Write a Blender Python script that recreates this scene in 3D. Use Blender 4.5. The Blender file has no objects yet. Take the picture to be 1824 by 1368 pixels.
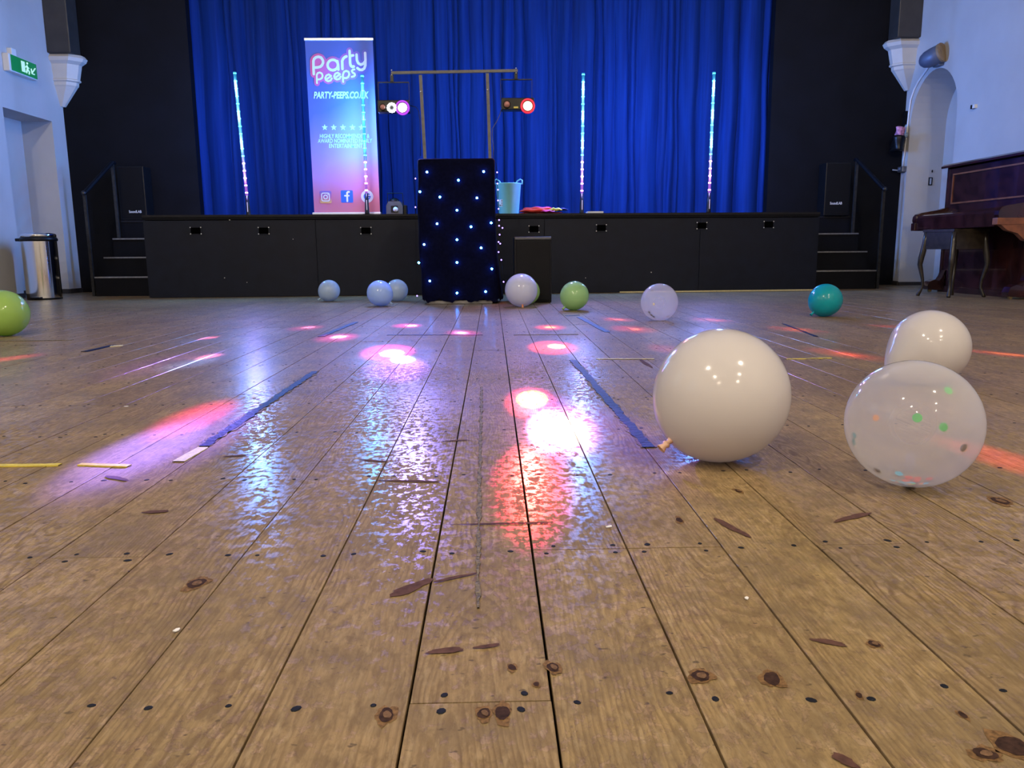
import bpy, bmesh, math, random
from mathutils import Vector, Matrix
random.seed(11)
S = bpy.context.scene
C = S.collection
# ------------------------------------------------------------------ camera, world, lights, exposure
H = .45
YAW, PITCH, ROLL = math.radians(1.4), math.radians(9.8), math.radians(.45)
FW = Vector((math.sin(YAW)*math.cos(PITCH), math.cos(YAW)*math.cos(PITCH), -math.sin(PITCH)))
R0 = Vector((math.cos(YAW), -math.sin(YAW), 0)); U0 = R0.cross(FW)
RT = R0*math.cos(ROLL)-U0*math.sin(ROLL); UP = U0*math.cos(ROLL)+R0*math.sin(ROLL)
EYE = Vector((0, 0, H)); FPX = 1378.
cd = bpy.data.cameras.new('camera'); cam = bpy.data.objects.new('camera', cd); C.objects.link(cam)
cd.sensor_width = 36; cd.lens = FPX/1824*36; cd.clip_start = .02; cd.clip_end = 60
M = Matrix.Identity(4)
for i in range(3):
    M[i][0], M[i][1], M[i][2], M[i][3] = RT[i], UP[i], -FW[i], EYE[i]
cam.matrix_world = M
S.camera = cam
def ray(px, py): return RT*((px-912)/FPX)-UP*((py-684)/FPX)+FW
def ground(px, py, z=0.):
    d = ray(px, py); return EYE+d*((z-H)/d.z)
def atY(px, py, Y):
    d = ray(px, py); return EYE+d*(Y/d.y)
def atX(px, py, X):
    d = ray(px, py); return EYE+d*(X/d.x)

w = bpy.data.worlds.new('world'); S.world = w; w.use_nodes = True
w.node_tree.nodes['Background'].inputs[0].default_value = (.02, .025, .035, 1)
w.node_tree.nodes['Background'].inputs[1].default_value = 1
S.view_settings.view_transform = 'Standard'; S.view_settings.look = 'None'
S.view_settings.exposure = 0; S.view_settings.gamma = 1; S.view_settings.use_curve_mapping = False
S.cycles.use_denoising = True
S.cycles.max_bounces = 8; S.cycles.diffuse_bounces = 4; S.cycles.glossy_bounces = 4
S.cycles.transparent_max_bounces = 12; S.cycles.transmission_bounces = 6
S.cycles.sample_clamp_indirect = 4; S.cycles.caustics_reflective = False; S.cycles.caustics_refractive = False

def lamp(kind, name, loc, power, col, size=.05, target=None, spot=None, blend=1., shape=None):
    l = bpy.data.lights.new(name, kind); l.energy = power; l.color = col
    o = bpy.data.objects.new(name, l); C.objects.link(o); o.location = loc
    if kind == 'AREA':
        l.shape = shape or 'DISK'; l.size = size
    else:
        l.shadow_soft_size = size
    if kind == 'SPOT':
        l.spot_size = spot; l.spot_blend = blend
    if target is not None:
        o.rotation_euler = (Vector(target)-Vector(loc)).to_track_quat('-Z', 'Y').to_euler()
    return o

# hall lamps behind and above the camera (the fittings are built further down)
HALL_LAMPS = [(x, y) for y in (-.6, -3.2, -5.8) for x in (-2.3, 2.3)]
CEIL = 5.4
WARM = (1., .86, .66)
for hx, hy in HALL_LAMPS:
    lamp('POINT', 'hall_lamp', (hx, hy, CEIL-.48), {-.6: 400, -3.2: 230, -5.8: 180}[hy], WARM, .09)
# light of the four LED tubes on the stage
TUBES = [((418, 130), (443, 380)), ((645, 135), (654, 380)), ((1039, 132), (1036, 378)), ((1272, 130), (1262, 375))]
TUBE_YS = [8.45, 8.22, 8.45, 8.45]
for (a, b), TY in zip(TUBES, TUBE_YS):
    A, B = atY(*a, TY), atY(*b, TY)
    for t, p, c in ((.08, 46, (.12, .34, 1)), (.3, 46, (.12, .34, 1)), (.52, 46, (.12, .34, 1)), (.74, 12, (.5, .2, 1))):
        q = A.lerp(B, t); p *= .5 if TY < 8.4 else 1.1; c = (.03, .42, 1) if TY < 8.4 and t < .7 else c; lamp('POINT', 'tube_light', (q.x, q.y-.06, q.z), p, c, .03)
# beams of the two disco light bars, then added blue floods over the floor
GY = 7.2
LBEAM = atY(718, 190, GY)+Vector((0, -.09, 0)); RBEAM = atY(940, 190, GY)+Vector((0, -.09, 0))
WBEAM = atY(697, 192, GY)+Vector((0, -.09, 0))
RED, MAG, VIO, BLU, WHI, YEL = (1, .03, .02), (1, .04, .42), (.35, .12, 1), (.06, .2, 1), (1, .8, .95), (1, .45, .06)
POOLS = [  # pixel it lands on, width in metres, colour, strength, source
    (992, 617, .09, (1, .3, .12), 9, 'R'), (985, 618, .26, RED, 1.6, 'R'), (980, 583, .09, (1, .25, .1), 5, 'R'), (980, 583, .22, RED, 1.1, 'R'),
    (1010, 765, .095, (1, .85, .6), 60, 'R'), (1004, 762, .20, (1, .16, .4), 1.6, 'R'), (985, 725, .26, (.8, .1, .9), .8, 'L'), (1090, 770, .34, VIO, 1., 'L'),
    (948, 710, .07, (1, .5, .03), 7, 'R'), (945, 714, .17, RED, .9, 'R'), (950, 860, .2, RED, .5, 'R'),
    (1100, 569, .09, (1, .2, .12), 4, 'R'), (1100, 569, .24, RED, 1., 'R'), (1130, 586, .09, (1, .25, .1), 4, 'R'), (1125, 586, .28, RED, 1.1, 'R'), (1272, 570, .09, (1, .2, .2), 4, 'R'), (1265, 570, .25, RED, 1.1, 'R'),
    (1425, 588, .08, (1, .3, .1), 4, 'R'), (1415, 587, .24, RED, 1.2, 'R'), (1510, 631, .09, (1, .1, .05), 4, 'R'), (1500, 630, .22, RED, 1.3, 'R'), (1795, 631, .08, (1, .3, .1), 5, 'R'), (1790, 631, .18, RED, 1.6, 'R'),
    (1800, 822, .16, (1, .05, .06), 3, 'R'), (1190, 622, .2, RED, .5, 'R'), (1590, 582, .18, RED, 1.2, 'R'),
    (550, 583, .09, (1, .3, .7), 6, 'L'), (545, 584, .24, MAG, 1., 'L'), (604, 600, .10, (1, .4, .8), 8, 'L'), (600, 601, .26, MAG, 1.2, 'L'), (372, 602, .09, (1, .2, .5), 7, 'L'), (345, 606, .22, BLU, 1.4, 'L'),
    (698, 629, .10, WHI, 40, 'L'), (717, 640, .10, (.4, 1, .9), 9, 'L'), (690, 626, .28, MAG, 1.6, 'L'), (705, 655, .3, VIO, .8, 'L'),
    (372, 635, .10, (1, .25, .6), 9, 'L'), (340, 647, .2, (.1, .35, 1), 2.4, 'L'), (310, 645, .42, VIO, 1., 'L'),
    (350, 742, .2, (1, .03, .16), 3.6, 'L'), (250, 803, .24, (.24, .16, 1), 6, 'L'), (320, 785, .34, (.28, .16, 1), 3, 'L'),
    (15, 639, .17, (1, .05, .2), 2.6, 'L'), (733, 580, .09, (1, .4, .7), 6, 'L'), (725, 580, .22, MAG, 1., 'L'), (822, 593, .09, (1, .3, .7), 6, 'L'), (825, 593, .22, MAG, .9, 'L'),
]
for px, py, wd, col, st, src in POOLS:
    g = ground(px, py); s0 = LBEAM if src == 'L' else RBEAM
    d = (g-s0).length
    lamp('SPOT', 'beam', s0, 75*d*d*st, col, .012, g, 2*math.atan(wd/2/d), 1.)
lamp('SPOT', 'added_wash', LBEAM, 190, (.32, .24, 1), .085, (-.3, 4.0, 0), 1.6, 1.)  # added violet flood tinting the middle floor, placed at the left bar
for q, tx in ((LBEAM, -1.3), (RBEAM, 1.2)): lamp('SPOT', 'added_wash', q, 330, (.18, .26, 1), .085, (tx, 5.7, 0), 1.5, 1.)  # added blue floods cooling the far floor, placed at both bars
for q, p, c in ((RBEAM, 34, (1, .17, .008)), (LBEAM, 8, (.5, .14, 1)), (WBEAM, 1.5, (.7, .75, 1))):
    q = q+Vector((0, -.02, 0)); lamp('SPOT', 'lens_light', q, p, c, .035, q+Vector((0, -1, -.3)), 2.5, .3)

# ------------------------------------------------------------------ materials
def newmat(name):
    m = bpy.data.materials.new(name); m.use_nodes = True
    return m, m.node_tree, m.node_tree.nodes['Principled BSDF']
def mat(name, col, rough=.5, metal=0., spec=.5, emit=None, es=0., noise=0., nscale=20., bump=0., coat=0., sheen=0.):
    m, t, b = newmat(name)
    b.inputs['Base Color'].default_value = (*col, 1); b.inputs['Roughness'].default_value = rough
    b.inputs['Metallic'].default_value = metal; b.inputs['Specular IOR Level'].default_value = spec
    b.inputs['Coat Weight'].default_value = coat; b.inputs['Sheen Weight'].default_value = sheen
    if emit:
        b.inputs['Emission Color'].default_value = (*emit, 1); b.inputs['Emission Strength'].default_value = es
    if noise or bump:
        tc = t.nodes.new('ShaderNodeTexCoord'); n = t.nodes.new('ShaderNodeTexNoise')
        n.inputs['Scale'].default_value = nscale; n.inputs['Detail'].default_value = 5
        t.links.new(tc.outputs['Object'], n.inputs['Vector'])
        if noise:
            r = t.nodes.new('ShaderNodeValToRGB')
            r.color_ramp.elements[0].position = .3; r.color_ramp.elements[1].position = .7
            r.color_ramp.elements[0].color = (*[c*(1-noise) for c in col], 1)
            r.color_ramp.elements[1].color = (*[min(1, c*(1+noise)) for c in col], 1)
            t.links.new(n.outputs['Fac'], r.inputs['Fac']); t.links.new(r.outputs['Color'], b.inputs['Base Color'])
        if bump:
            bp = t.nodes.new('ShaderNodeBump'); bp.inputs['Strength'].default_value = bump; bp.inputs['Distance'].default_value = .01
            t.links.new(n.outputs['Fac'], bp.inputs['Height']); t.links.new(bp.outputs['Normal'], b.inputs['Normal'])
    return m

def wood_floor():
    m, t, b = newmat('floor_wood')
    N, L = t.nodes.new, t.links.new
    def math_(op, a, bb=None, c=None, clamp=False):
        n = N('ShaderNodeMath'); n.operation = op; n.use_clamp = clamp
        for i, v in enumerate((a, bb, c)):
            if v is None: continue
            if isinstance(v, (int, float)): n.inputs[i].default_value = v
            else: L(v, n.inputs[i])
        return n.outputs[0]
    def noise(vec, scale, detail=4, rough=.55, dist=0.):
        n = N('ShaderNodeTexNoise'); n.inputs['Scale'].default_value = scale; n.inputs['Detail'].default_value = detail
        n.inputs['Roughness'].default_value = rough; n.inputs['Distortion'].default_value = dist
        L(vec, n.inputs['Vector']); return n.outputs['Fac']
    def vmul(vec, s):
        n = N('ShaderNodeVectorMath'); n.operation = 'MULTIPLY'; L(vec, n.inputs[0]); n.inputs[1].default_value = s
        return n.outputs[0]
    def ramp(f, stops):
        r = N('ShaderNodeValToRGB'); e = r.color_ramp.elements
        while len(e) < len(stops): e.new(.5)
        for el, (p, c) in zip(e, stops):
            el.position = p; el.color = (*c, 1) if not isinstance(c, (int, float)) else (c, c, c, 1)
        L(f, r.inputs['Fac']); return r.outputs['Color']
    def mix(f, a, bb, mode='MIX'):
        n = N('ShaderNodeMix'); n.data_type = 'RGBA'; n.blend_type = mode
        if isinstance(f, (int, float)): n.inputs[0].default_value = f
        else: L(f, n.inputs[0])
        for i, v in ((6, a), (7, bb)):
            if isinstance(v, tuple): n.inputs[i].default_value = (*v, 1)
            else: L(v, n.inputs[i])
        return n.outputs[2]
    tc = N('ShaderNodeTexCoord'); oi = N('ShaderNodeObjectInfo'); rnd = oi.outputs['Random']
    P = tc.outputs['Object']
    off = N('ShaderNodeCombineXYZ')
    L(math_('MULTIPLY', rnd, 37.), off.inputs[0]); L(math_('MULTIPLY', rnd, 91.), off.inputs[1]); L(math_('MULTIPLY', rnd, 53.), off.inputs[2])
    ad = N('ShaderNodeVectorMath'); ad.operation = 'ADD'; L(P, ad.inputs[0]); L(off.outputs[0], ad.inputs[1])
    Q = ad.outputs[0]
    sx = N('ShaderNodeSeparateXYZ'); L(P, sx.inputs[0])
    wn = N('ShaderNodeTexWhiteNoise'); wn.noise_dimensions = '1D'; L(rnd, wn.inputs['W'])
    r2 = wn.outputs['Value']
    # growth rings cut along the board: r = |(x offset, depth(y))|
    xl = math_('SUBTRACT', math_('FRACT', math_('MULTIPLY', math_('ADD', sx.outputs['X'], 20*.1455+.0895), 1/.1455)), .5)
    xo = math_('ADD', math_('MULTIPLY', xl, .1455), math_('MULTIPLY', math_('SUBTRACT', r2, .5), .13))
    lown = noise(vmul(Q, (3., 1.4, 1.)), 1., 3, .5)
    wob = noise(vmul(Q, (22., 5., 1.)), 1., 3, .6)
    dep = math_('ADD', math_('MULTIPLY', math_('SUBTRACT', lown, .36), .2), .01)
    rr = math_('SQRT', math_('ADD', math_('MULTIPLY', xo, xo), math_('MULTIPLY', dep, dep)))
    rings = math_('ADD', math_('MULTIPLY', rr, 170.), math_('MULTIPLY', wob, 2.4))
    fr = math_('FRACT', rings)
    late = ramp(fr, [(0, .0), (.45, .12), (.8, 1.), (.93, .75), (1, .0)])
    fib = noise(vmul(Q, (260., 9., 1.)), 1., 3, .6)
    pat = noise(vmul(Q, (9., 2.6, 1.)), 1., 5, .6)
    gr = math_('MULTIPLY', math_('MULTIPLY', late, ramp(pat, [(.36, .15), (.6, 1.)])), math_('ADD', math_('MULTIPLY', r2, .45), .5))
    base = mix(r2, (.40, .275, .12), (.34, .23, .12))
    col = mix(gr, base, (.10, .05, .017))
    col = mix(math_('MULTIPLY', ramp(fib, [(.35, .9), (.6, 0.)]), .5), col, (.16, .09, .04))
    mot = noise(vmul(Q, (75., 30., 1.)), 1., 6, .7, .4)
    col = mix(math_('MULTIPLY', ramp(mot, [(.44, 0.), (.64, 1.)]), .72), col, (.14, .082, .034))
    hi = noise(vmul(Q, (120., 26., 1.)), 1., 4, .6)
    col = mix(math_('MULTIPLY', ramp(hi, [(.54, 0.), (.72, 1.)]), .5), col, (.52, .39, .22))
    # grey brown grime, scuffs and pitted dark flecks
    grime = noise(P, 7., 7, .65)
    col = mix(math_('MULTIPLY', ramp(grime, [(.42, 0.), (.64, 1.)]), .62), col, (.155, .105, .06))
    gr2 = noise(vmul(P, (60., 34., 1.)), 1., 4, .6, .5)
    col = mix(math_('MULTIPLY', ramp(gr2, [(.60, 0.), (.70, 1.)]), .5), col, (.11, .065, .035))
    fl = noise(vmul(Q, (55., 95., 1.)), 1., 2, .5)
    col = mix(math_('MULTIPLY', ramp(fl, [(.70, 0.), (.74, 1.)]), .75), col, (.05, .03, .02))
    # old varnish: continuous far away, flaked off in patches where feet have worn it
    big = noise(vmul(P, (1., .6, 1.)), 1.3, 3, .5)
    flake = noise(vmul(P, (58., 48., 1.)), 1., 9, .74, .25)
    near = N('ShaderNodeMapRange'); near.inputs['From Min'].default_value = .9; near.inputs['From Max'].default_value = 2.6
    L(sx.outputs['Y'], near.inputs['Value'])
    thr = math_('ADD', math_('MULTIPLY', near.outputs[0], .07), math_('MULTIPLY', math_('SUBTRACT', big, .5), .5))
    vm = ramp(math_('ADD', math_('SUBTRACT', flake, .0), math_('SUBTRACT', thr, .02)), [(.505, 0.), (.52, 1.)])
    col = mix(math_('MULTIPLY', math_('SUBTRACT', 1., vm), .30), col, (.13, .105, .05))
    L(col, b.inputs['Base Color'])
    L(math_('SUBTRACT', .68, math_('MULTIPLY', vm, .15)), b.inputs['Roughness'])
    b.inputs['Specular IOR Level'].default_value = .12
    L(math_('MULTIPLY', vm, .62), b.inputs['Coat Weight'])
    cr = noise(P, 3., 4, .6)
    L(math_('ADD', .15, math_('MULTIPLY', cr, .14)), b.inputs['Coat Roughness'])
    bp = N('ShaderNodeBump'); bp.inputs['Strength'].default_value = .7; bp.inputs['Distance'].default_value = .0008
    hh = math_('ADD', math_('MULTIPLY', vm, .5), math_('ADD', math_('MULTIPLY', late, -.35), math_('MULTIPLY', flake, .6)))
    L(hh, bp.inputs['Height']); L(bp.outputs['Normal'], b.inputs['Normal'])
    bc = N('ShaderNodeBump'); bc.inputs['Strength'].default_value = .22; bc.inputs['Distance'].default_value = .0002
    L(noise(vmul(P, (420., 160., 1.)), 1., 3, .6), bc.inputs['Height']); L(bc.outputs['Normal'], b.inputs['Coat Normal'])
    return m

MT = dict(
    wood=wood_floor(),
    under=mat('gap_dirt', (.012, .010, .009), .9),
    knot=mat('knot', (.035, .018, .012), .8, spec=.1, noise=.5, nscale=160),
    knot_core=mat('knot_core', (.13, .075, .04), .8, spec=.1, noise=.4, nscale=200),
    knot_halo=mat('knot_halo', (.15, .085, .035), .75, spec=.1, noise=.5, nscale=220),
    scuff=mat('scuff', (.085, .042, .032), .8, spec=.1, noise=.3, nscale=90),
    nail=mat('nail', (.008, .009, .012), .7, spec=.15, noise=.3, nscale=200),
    wall=mat('wall_paint', (.50, .49, .48), .55, noise=.05, nscale=3, bump=.08),
    pale=mat('pale_paint', (.56, .53, .48), .6, noise=.05, nscale=6),
    ceiling=mat('ceiling_paint', (.6, .58, .54), .8, noise=.04, nscale=4),
    black=mat('black_paint', (.0035, .0038, .006), .6, spec=.12, noise=.25, nscale=4),
    stageblk=mat('stage_black', (.0042, .0065, .016), .5, spec=.2, noise=.2, nscale=9, bump=.05),
    deck=mat('deck_black', (.010, .010, .013), .5, spec=.2, noise=.3, nscale=14),
    darkbeam=mat('dark_beam', (.03, .027, .025), .5, noise=.2, nscale=8),
    metal=mat('grey_metal', (.22, .21, .21), .4, .7, noise=.2, nscale=20),
    railm=mat('worn_black_steel', (.04, .04, .04), .35, .6, noise=.3, nscale=30),
    nosing=mat('aluminium_nosing', (.3, .3, .3), .4, .8, noise=.2, nscale=40),
    gantry=mat('grey_painted_steel', (.11, .105, .10), .5, .2, noise=.2, nscale=25),
    chrome=mat('polished_steel', (.82, .82, .82), .09, 1., noise=.04, nscale=3),
    plastic=mat('black_plastic', (.005, .005, .006), .35, spec=.25, noise=.2, nscale=30),
    grille=mat('black_grille', (.004, .004, .005), .6, spec=.15, noise=.4, nscale=250),
    greyplastic=mat('grey_plastic', (.07, .07, .075), .45, noise=.15, nscale=30),
    cloth=mat('black_velvet', (.002, .0025, .013), .9, spec=.04, noise=.3, nscale=40, bump=.2),
    white=mat('white_plastic', (.72, .72, .70), .4, noise=.03, nscale=10),
    silver=mat('silver_trim', (.75, .75, .75), .3, .6, noise=.05, nscale=30),
    chip=mat('white_chip', (.75, .73, .7), .6, noise=.05, nscale=40),
    tapeblue=mat('dark_blue_tape', (.004, .007, .034), .5, spec=.2, noise=.7, nscale=60, bump=.3),
    tapeyel=mat('yellow_tape', (.58, .47, .06), .45, noise=.2, nscale=100, bump=.2),
    tapewht=mat('cream_tape', (.6, .54, .3), .5, noise=.2, nscale=100, bump=.2),
    tapeglue=mat('tape_residue', (.13, .10, .05), .7, noise=.7, nscale=160, bump=.5),
    tub=mat('teal_plastic', (.20, .55, .58), .4, noise=.04, nscale=8),
    red=mat('red_nylon', (.75, .06, .035), .4, noise=.25, nscale=16),
    pink=mat('magenta_nylon', (.7, .05, .3), .4, noise=.25, nscale=16),
    yellow=mat('yellow_nylon', (.7, .6, .08), .4, noise=.25, nscale=16),
    navy=mat('navy_nylon', (.02, .03, .12), .4, noise=.25, nscale=16),
    paper=mat('paper', (.7, .72, .75), .7, noise=.05, nscale=20),
    piano=mat('mahogany', (.035, .010, .010), .16, noise=.5, nscale=9, coat=.5),
    pianolt=mat('warmlit_mahogany', (.22, .075, .03), .35, noise=.35, nscale=14),  # lighter mahogany with the warm light on the near end painted in
    stool=mat('dark_stool_wood', (.022, .016, .010), .28, noise=.5, nscale=25),
    brass=mat('brass', (.55, .40, .15), .3, .9, noise=.1, nscale=20),
    heater=mat('blue_grey_metal', (.10, .125, .19), .45, .2, noise=.1, nscale=15),
    brown=mat('brown_board', (.25, .17, .09), .6, noise=.2, nscale=20),
    skirt=mat('dark_skirting', (.03, .025, .022), .6, noise=.3, nscale=12),
    pipe=mat('white_conduit', (.75, .75, .76), .4, noise=.03, nscale=15),
    ink=mat('white_ink', (.62, .80, .88), .6, noise=.02, nscale=30),
    inkw=mat('logo_white', (.75, .75, .76), .6, noise=.02, nscale=30),
    fbblue=mat('icon_blue', (.02, .12, .52), .6, noise=.03, nscale=30),
    inkpink=None,
    knobpink=mat('knot_tan', (.72, .45, .32), .4, noise=.05, nscale=60),
)
def led_mat(name, col, s):
    return mat(name, (.05, .05, .05), .4, emit=col, es=s, noise=.01, nscale=5)
MT['led_cyan'] = led_mat('led_cyan', (.06, .75, 1.), 16); MT['led_pink'] = led_mat('led_pink', (1., .42, .95), 6)
MT['tube_cyan'] = led_mat('tube_glow_cyan', (.0, .50, 1.), .5); MT['tube_pink'] = led_mat('tube_glow_violet', (.5, .16, .9), .7)
MT['led_blue'] = led_mat('led_blue', (.035, .22, 1.), 70); MT['led_violet'] = led_mat('led_violet', (.4, .22, 1.), 6)
MT['lens_red'] = led_mat('lens_red', (1., .35, .22), 6); MT['lens_mag'] = led_mat('lens_magenta', (1., .55, 1.), 14)
MT['lens_white'] = led_mat('lens_white', (.85, .9, 1.), 12)
MT['lens_red_rim'] = led_mat('lens_red_rim', (1., .01, .04), 1.2); MT['lens_mag_rim'] = led_mat('lens_magenta_rim', (.5, .04, 1.), 1.2)  # glow colours of the added halo rings; the lenses have no such rim
MT['lamp_glow'] = led_mat('lamp_glow', WARM, 10)
MT['exit_green'] = mat('exit_green', (.01, .15, .05), .4, emit=(.0, .6, .12), es=.16, noise=.05, nscale=8)
MT['exit_white'] = mat('exit_white', (.6, .75, .65), .4, emit=(.5, 1., .65), es=.5, noise=.02, nscale=8)
MT['daylight'] = led_mat('daylit_glass', (.75, .9, 1.), 1.6)

def glassy(name, col, tr):
    m, t, b = newmat(name); N, L = t.nodes.new, t.links.new
    b.inputs['Base Color'].default_value = (*col, 1); b.inputs['Roughness'].default_value = .4; b.inputs['Specular IOR Level'].default_value = 0
    tl = N('ShaderNodeBsdfTranslucent'); tl.inputs[0].default_value = (*col, 1)
    tp = N('ShaderNodeBsdfTransparent'); m1 = N('ShaderNodeMixShader'); m2 = N('ShaderNodeMixShader')
    gl = N('ShaderNodeBsdfGlossy'); gl.inputs['Roughness'].default_value = .07; m3 = N('ShaderNodeMixShader')
    lw = N('ShaderNodeLayerWeight'); lw.inputs['Blend'].default_value = .35
    fz = N('ShaderNodeMath'); fz.operation = 'MULTIPLY_ADD'; fz.inputs[1].default_value = -tr*.5; fz.inputs[2].default_value = tr
    L(lw.outputs['Facing'], fz.inputs[0])
    m1.inputs[0].default_value = .5; L(b.outputs[0], m1.inputs[1]); L(tl.outputs[0], m1.inputs[2])
    L(fz.outputs[0], m2.inputs[0]); L(m1.outputs[0], m2.inputs[1]); L(tp.outputs[0], m2.inputs[2])
    fr = N('ShaderNodeFresnel'); fr.inputs[0].default_value = 1.35
    ge = N('ShaderNodeNewGeometry'); bf = N('ShaderNodeMath'); bf.operation = 'SUBTRACT'; bf.inputs[0].default_value = 1; L(ge.outputs['Backfacing'], bf.inputs[1])
    ff = N('ShaderNodeMath'); ff.operation = 'MULTIPLY'; L(fr.outputs[0], ff.inputs[0]); L(bf.outputs[0], ff.inputs[1])
    L(ff.outputs[0], m3.inputs[0]); L(m2.outputs[0], m3.inputs[1]); L(gl.outputs[0], m3.inputs[2])
    L(m3.outputs[0], t.nodes['Material Output'].inputs['Surface'])
    return m
def latex(name, col):
    m, t, b = newmat(name); N, L = t.nodes.new, t.links.new
    b.inputs['Base Color'].default_value = (*col, 1); b.inputs['Roughness'].default_value = .13
    b.inputs['Specular IOR Level'].default_value = .5
    tl = N('ShaderNodeBsdfTranslucent'); tl.inputs[0].default_value = (*col, 1)
    m1 = N('ShaderNodeMixShader'); m1.inputs[0].default_value = .35
    L(b.outputs[0], m1.inputs[1]); L(tl.outputs[0], m1.inputs[2])
    n = N('ShaderNodeTexNoise'); n.inputs['Scale'].default_value = 6
    L(m1.outputs[0], t.nodes['Material Output'].inputs['Surface'])
    return m
def grad_mat(name, base_fn):
    m, t, b = newmat(name); base_fn(t, b); b.inputs['Roughness'].default_value = .5; return m
def banner_print(t, b):
    N, L = t.nodes.new, t.links.new
    tc = N('ShaderNodeTexCoord'); sp = N('ShaderNodeSeparateXYZ'); L(tc.outputs['Generated'], sp.inputs[0])
    n = N('ShaderNodeTexNoise'); n.inputs['Scale'].default_value = 1.6; L(tc.outputs['Generated'], n.inputs['Vector'])
    a = N('ShaderNodeMath'); a.operation = 'MULTIPLY_ADD'; a.inputs[1].default_value = -.16; L(sp.outputs['X'], a.inputs[0]); L(sp.outputs['Z'], a.inputs[2])
    c = N('ShaderNodeMath'); c.operation = 'MULTIPLY_ADD'; c.inputs[1].default_value = .18; L(n.outputs['Fac'], c.inputs[0]); L(a.outputs[0], c.inputs[2])
    r = N('ShaderNodeValToRGB'); e = r.color_ramp.elements
    st = [(.0, (.85, .22, .26)), (.16, (.82, .24, .45)), (.32, (.62, .30, .75)), (.5, (.36, .26, .75)), (.66, (.10, .16, .62)), (1., (.06, .14, .60))]
    while len(e) < len(st): e.new(.5)
    for el, (p, cc) in zip(e, st): el.position = p; el.color = (*[k*.72 for k in cc], 1)
    L(c.outputs[0], r.inputs['Fac']); L(r.outputs['Color'], b.inputs['Base Color'])
MT['banner'] = grad_mat('banner_print', banner_print)
def pink_print(t, b):
    N, L = t.nodes.new, t.links.new
    tc = N('ShaderNodeTexCoord'); sp = N('ShaderNodeSeparateXYZ'); L(tc.outputs['Generated'], sp.inputs[0])
    r = N('ShaderNodeValToRGB'); e = r.color_ramp.elements
    e[0].color = (.80, .10, .32, 1); e[1].color = (.05, .10, .5, 1); e.new(.5).color = (.45, .13, .5, 1)
    L(sp.outputs['X'], r.inputs['Fac']); L(r.outputs['Color'], b.inputs['Base Color'])
MT['inkpink'] = grad_mat('logo_outline', pink_print)
def insta(t, b):
    N, L = t.nodes.new, t.links.new
    tc = N('ShaderNodeTexCoord'); sp = N('ShaderNodeSeparateXYZ'); L(tc.outputs['Generated'], sp.inputs[0])
    r = N('ShaderNodeValToRGB'); e = r.color_ramp.elements
    e[0].color = (.75, .45, .15, 1); e[1].color = (.15, .12, .5, 1); e.new(.45).color = (.55, .12, .3, 1)
    L(sp.outputs['Z'], r.inputs['Fac']); L(r.outputs['Color'], b.inputs['Base Color'])
MT['insta'] = grad_mat('icon_gradient', insta)
def curtain_mat():
    m, t, b = newmat('blue_velvet'); N, L = t.nodes.new, t.links.new
    tc = N('ShaderNodeTexCoord'); mp = N('ShaderNodeMapping'); mp.inputs['Scale'].default_value = (30, 30, 1.2)
    n = N('ShaderNodeTexNoise'); n.inputs['Scale'].default_value = 1; n.inputs['Detail'].default_value = 5
    L(tc.outputs['Object'], mp.inputs[0]); L(mp.outputs[0], n.inputs['Vector'])
    r = N('ShaderNodeValToRGB'); e = r.color_ramp.elements
    e[0].position = .3; e[1].position = .7; e[0].color = (.0014, .015, .11, 1); e[1].color = (.0025, .028, .18, 1)
    L(n.outputs['Fac'], r.inputs['Fac']); L(r.outputs['Color'], b.inputs['Base Color'])
    b.inputs['Roughness'].default_value = .8; b.inputs['Specular IOR Level'].default_value = .15
    b.inputs['Sheen Weight'].default_value = .05; b.inputs['Sheen Tint'].default_value = (.2, .4, 1, 1)
    return m
MT['curtain'] = curtain_mat()

# ------------------------------------------------------------------ mesh helpers
def obj(name, bm, m, parent=None, smooth=False, kind=None):
    me = bpy.data.meshes.new(name); bmesh.ops.recalc_face_normals(bm, faces=bm.faces[:]); bm.to_mesh(me); bm.free()
    if smooth:
        for p in me.polygons: p.use_smooth = True
    o = bpy.data.objects.new(name, me); C.objects.link(o)
    me.materials.append(MT[m] if isinstance(m, str) else m)
    if parent is not None:
        o.parent = parent
        o.matrix_parent_inverse = Matrix.Translation(-Vector(parent.location)) if parent.type == 'EMPTY' and False else Matrix.Identity(4)
    if kind: o['kind'] = kind
    return o
def thing(name, label, cat, loc=(0, 0, 0), group=None, rz=0.):
    o = bpy.data.objects.new(name, None); C.objects.link(o); o.location = loc; o.rotation_euler = (0, 0, rz)
    o.empty_display_size = .05
    o['label'] = label; o['category'] = cat
    if group: o['group'] = group
    return o
def tag(o, label, cat, group=None):
    o['label'] = label; o['category'] = cat
    if group: o['group'] = group
    return o
def BM(): return bmesh.new()
def box(bm, x0, x1, y0, y1, z0, z1, bev=0.):
    vs = [bm.verts.new((x, y, z)) for x in (x0, x1) for y in (y0, y1) for z in (z0, z1)]
    fs = [bm.faces.new([vs[i] for i in q]) for q in ((0, 1, 3, 2), (4, 6, 7, 5), (0, 4, 5, 1), (2, 3, 7, 6), (0, 2, 6, 4), (1, 5, 7, 3))]
    if bev:
        es = list({e for f in fs for e in f.edges})
        bmesh.ops.bevel(bm, geom=es, offset=bev, segments=2, affect='EDGES', profile=.6)
    return bm
def frame_of(d):
    d = d.normalized(); a = Vector((0, 0, 1)) if abs(d.z) < .9 else Vector((1, 0, 0))
    u = d.cross(a).normalized(); return u, d.cross(u).normalized()
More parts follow.
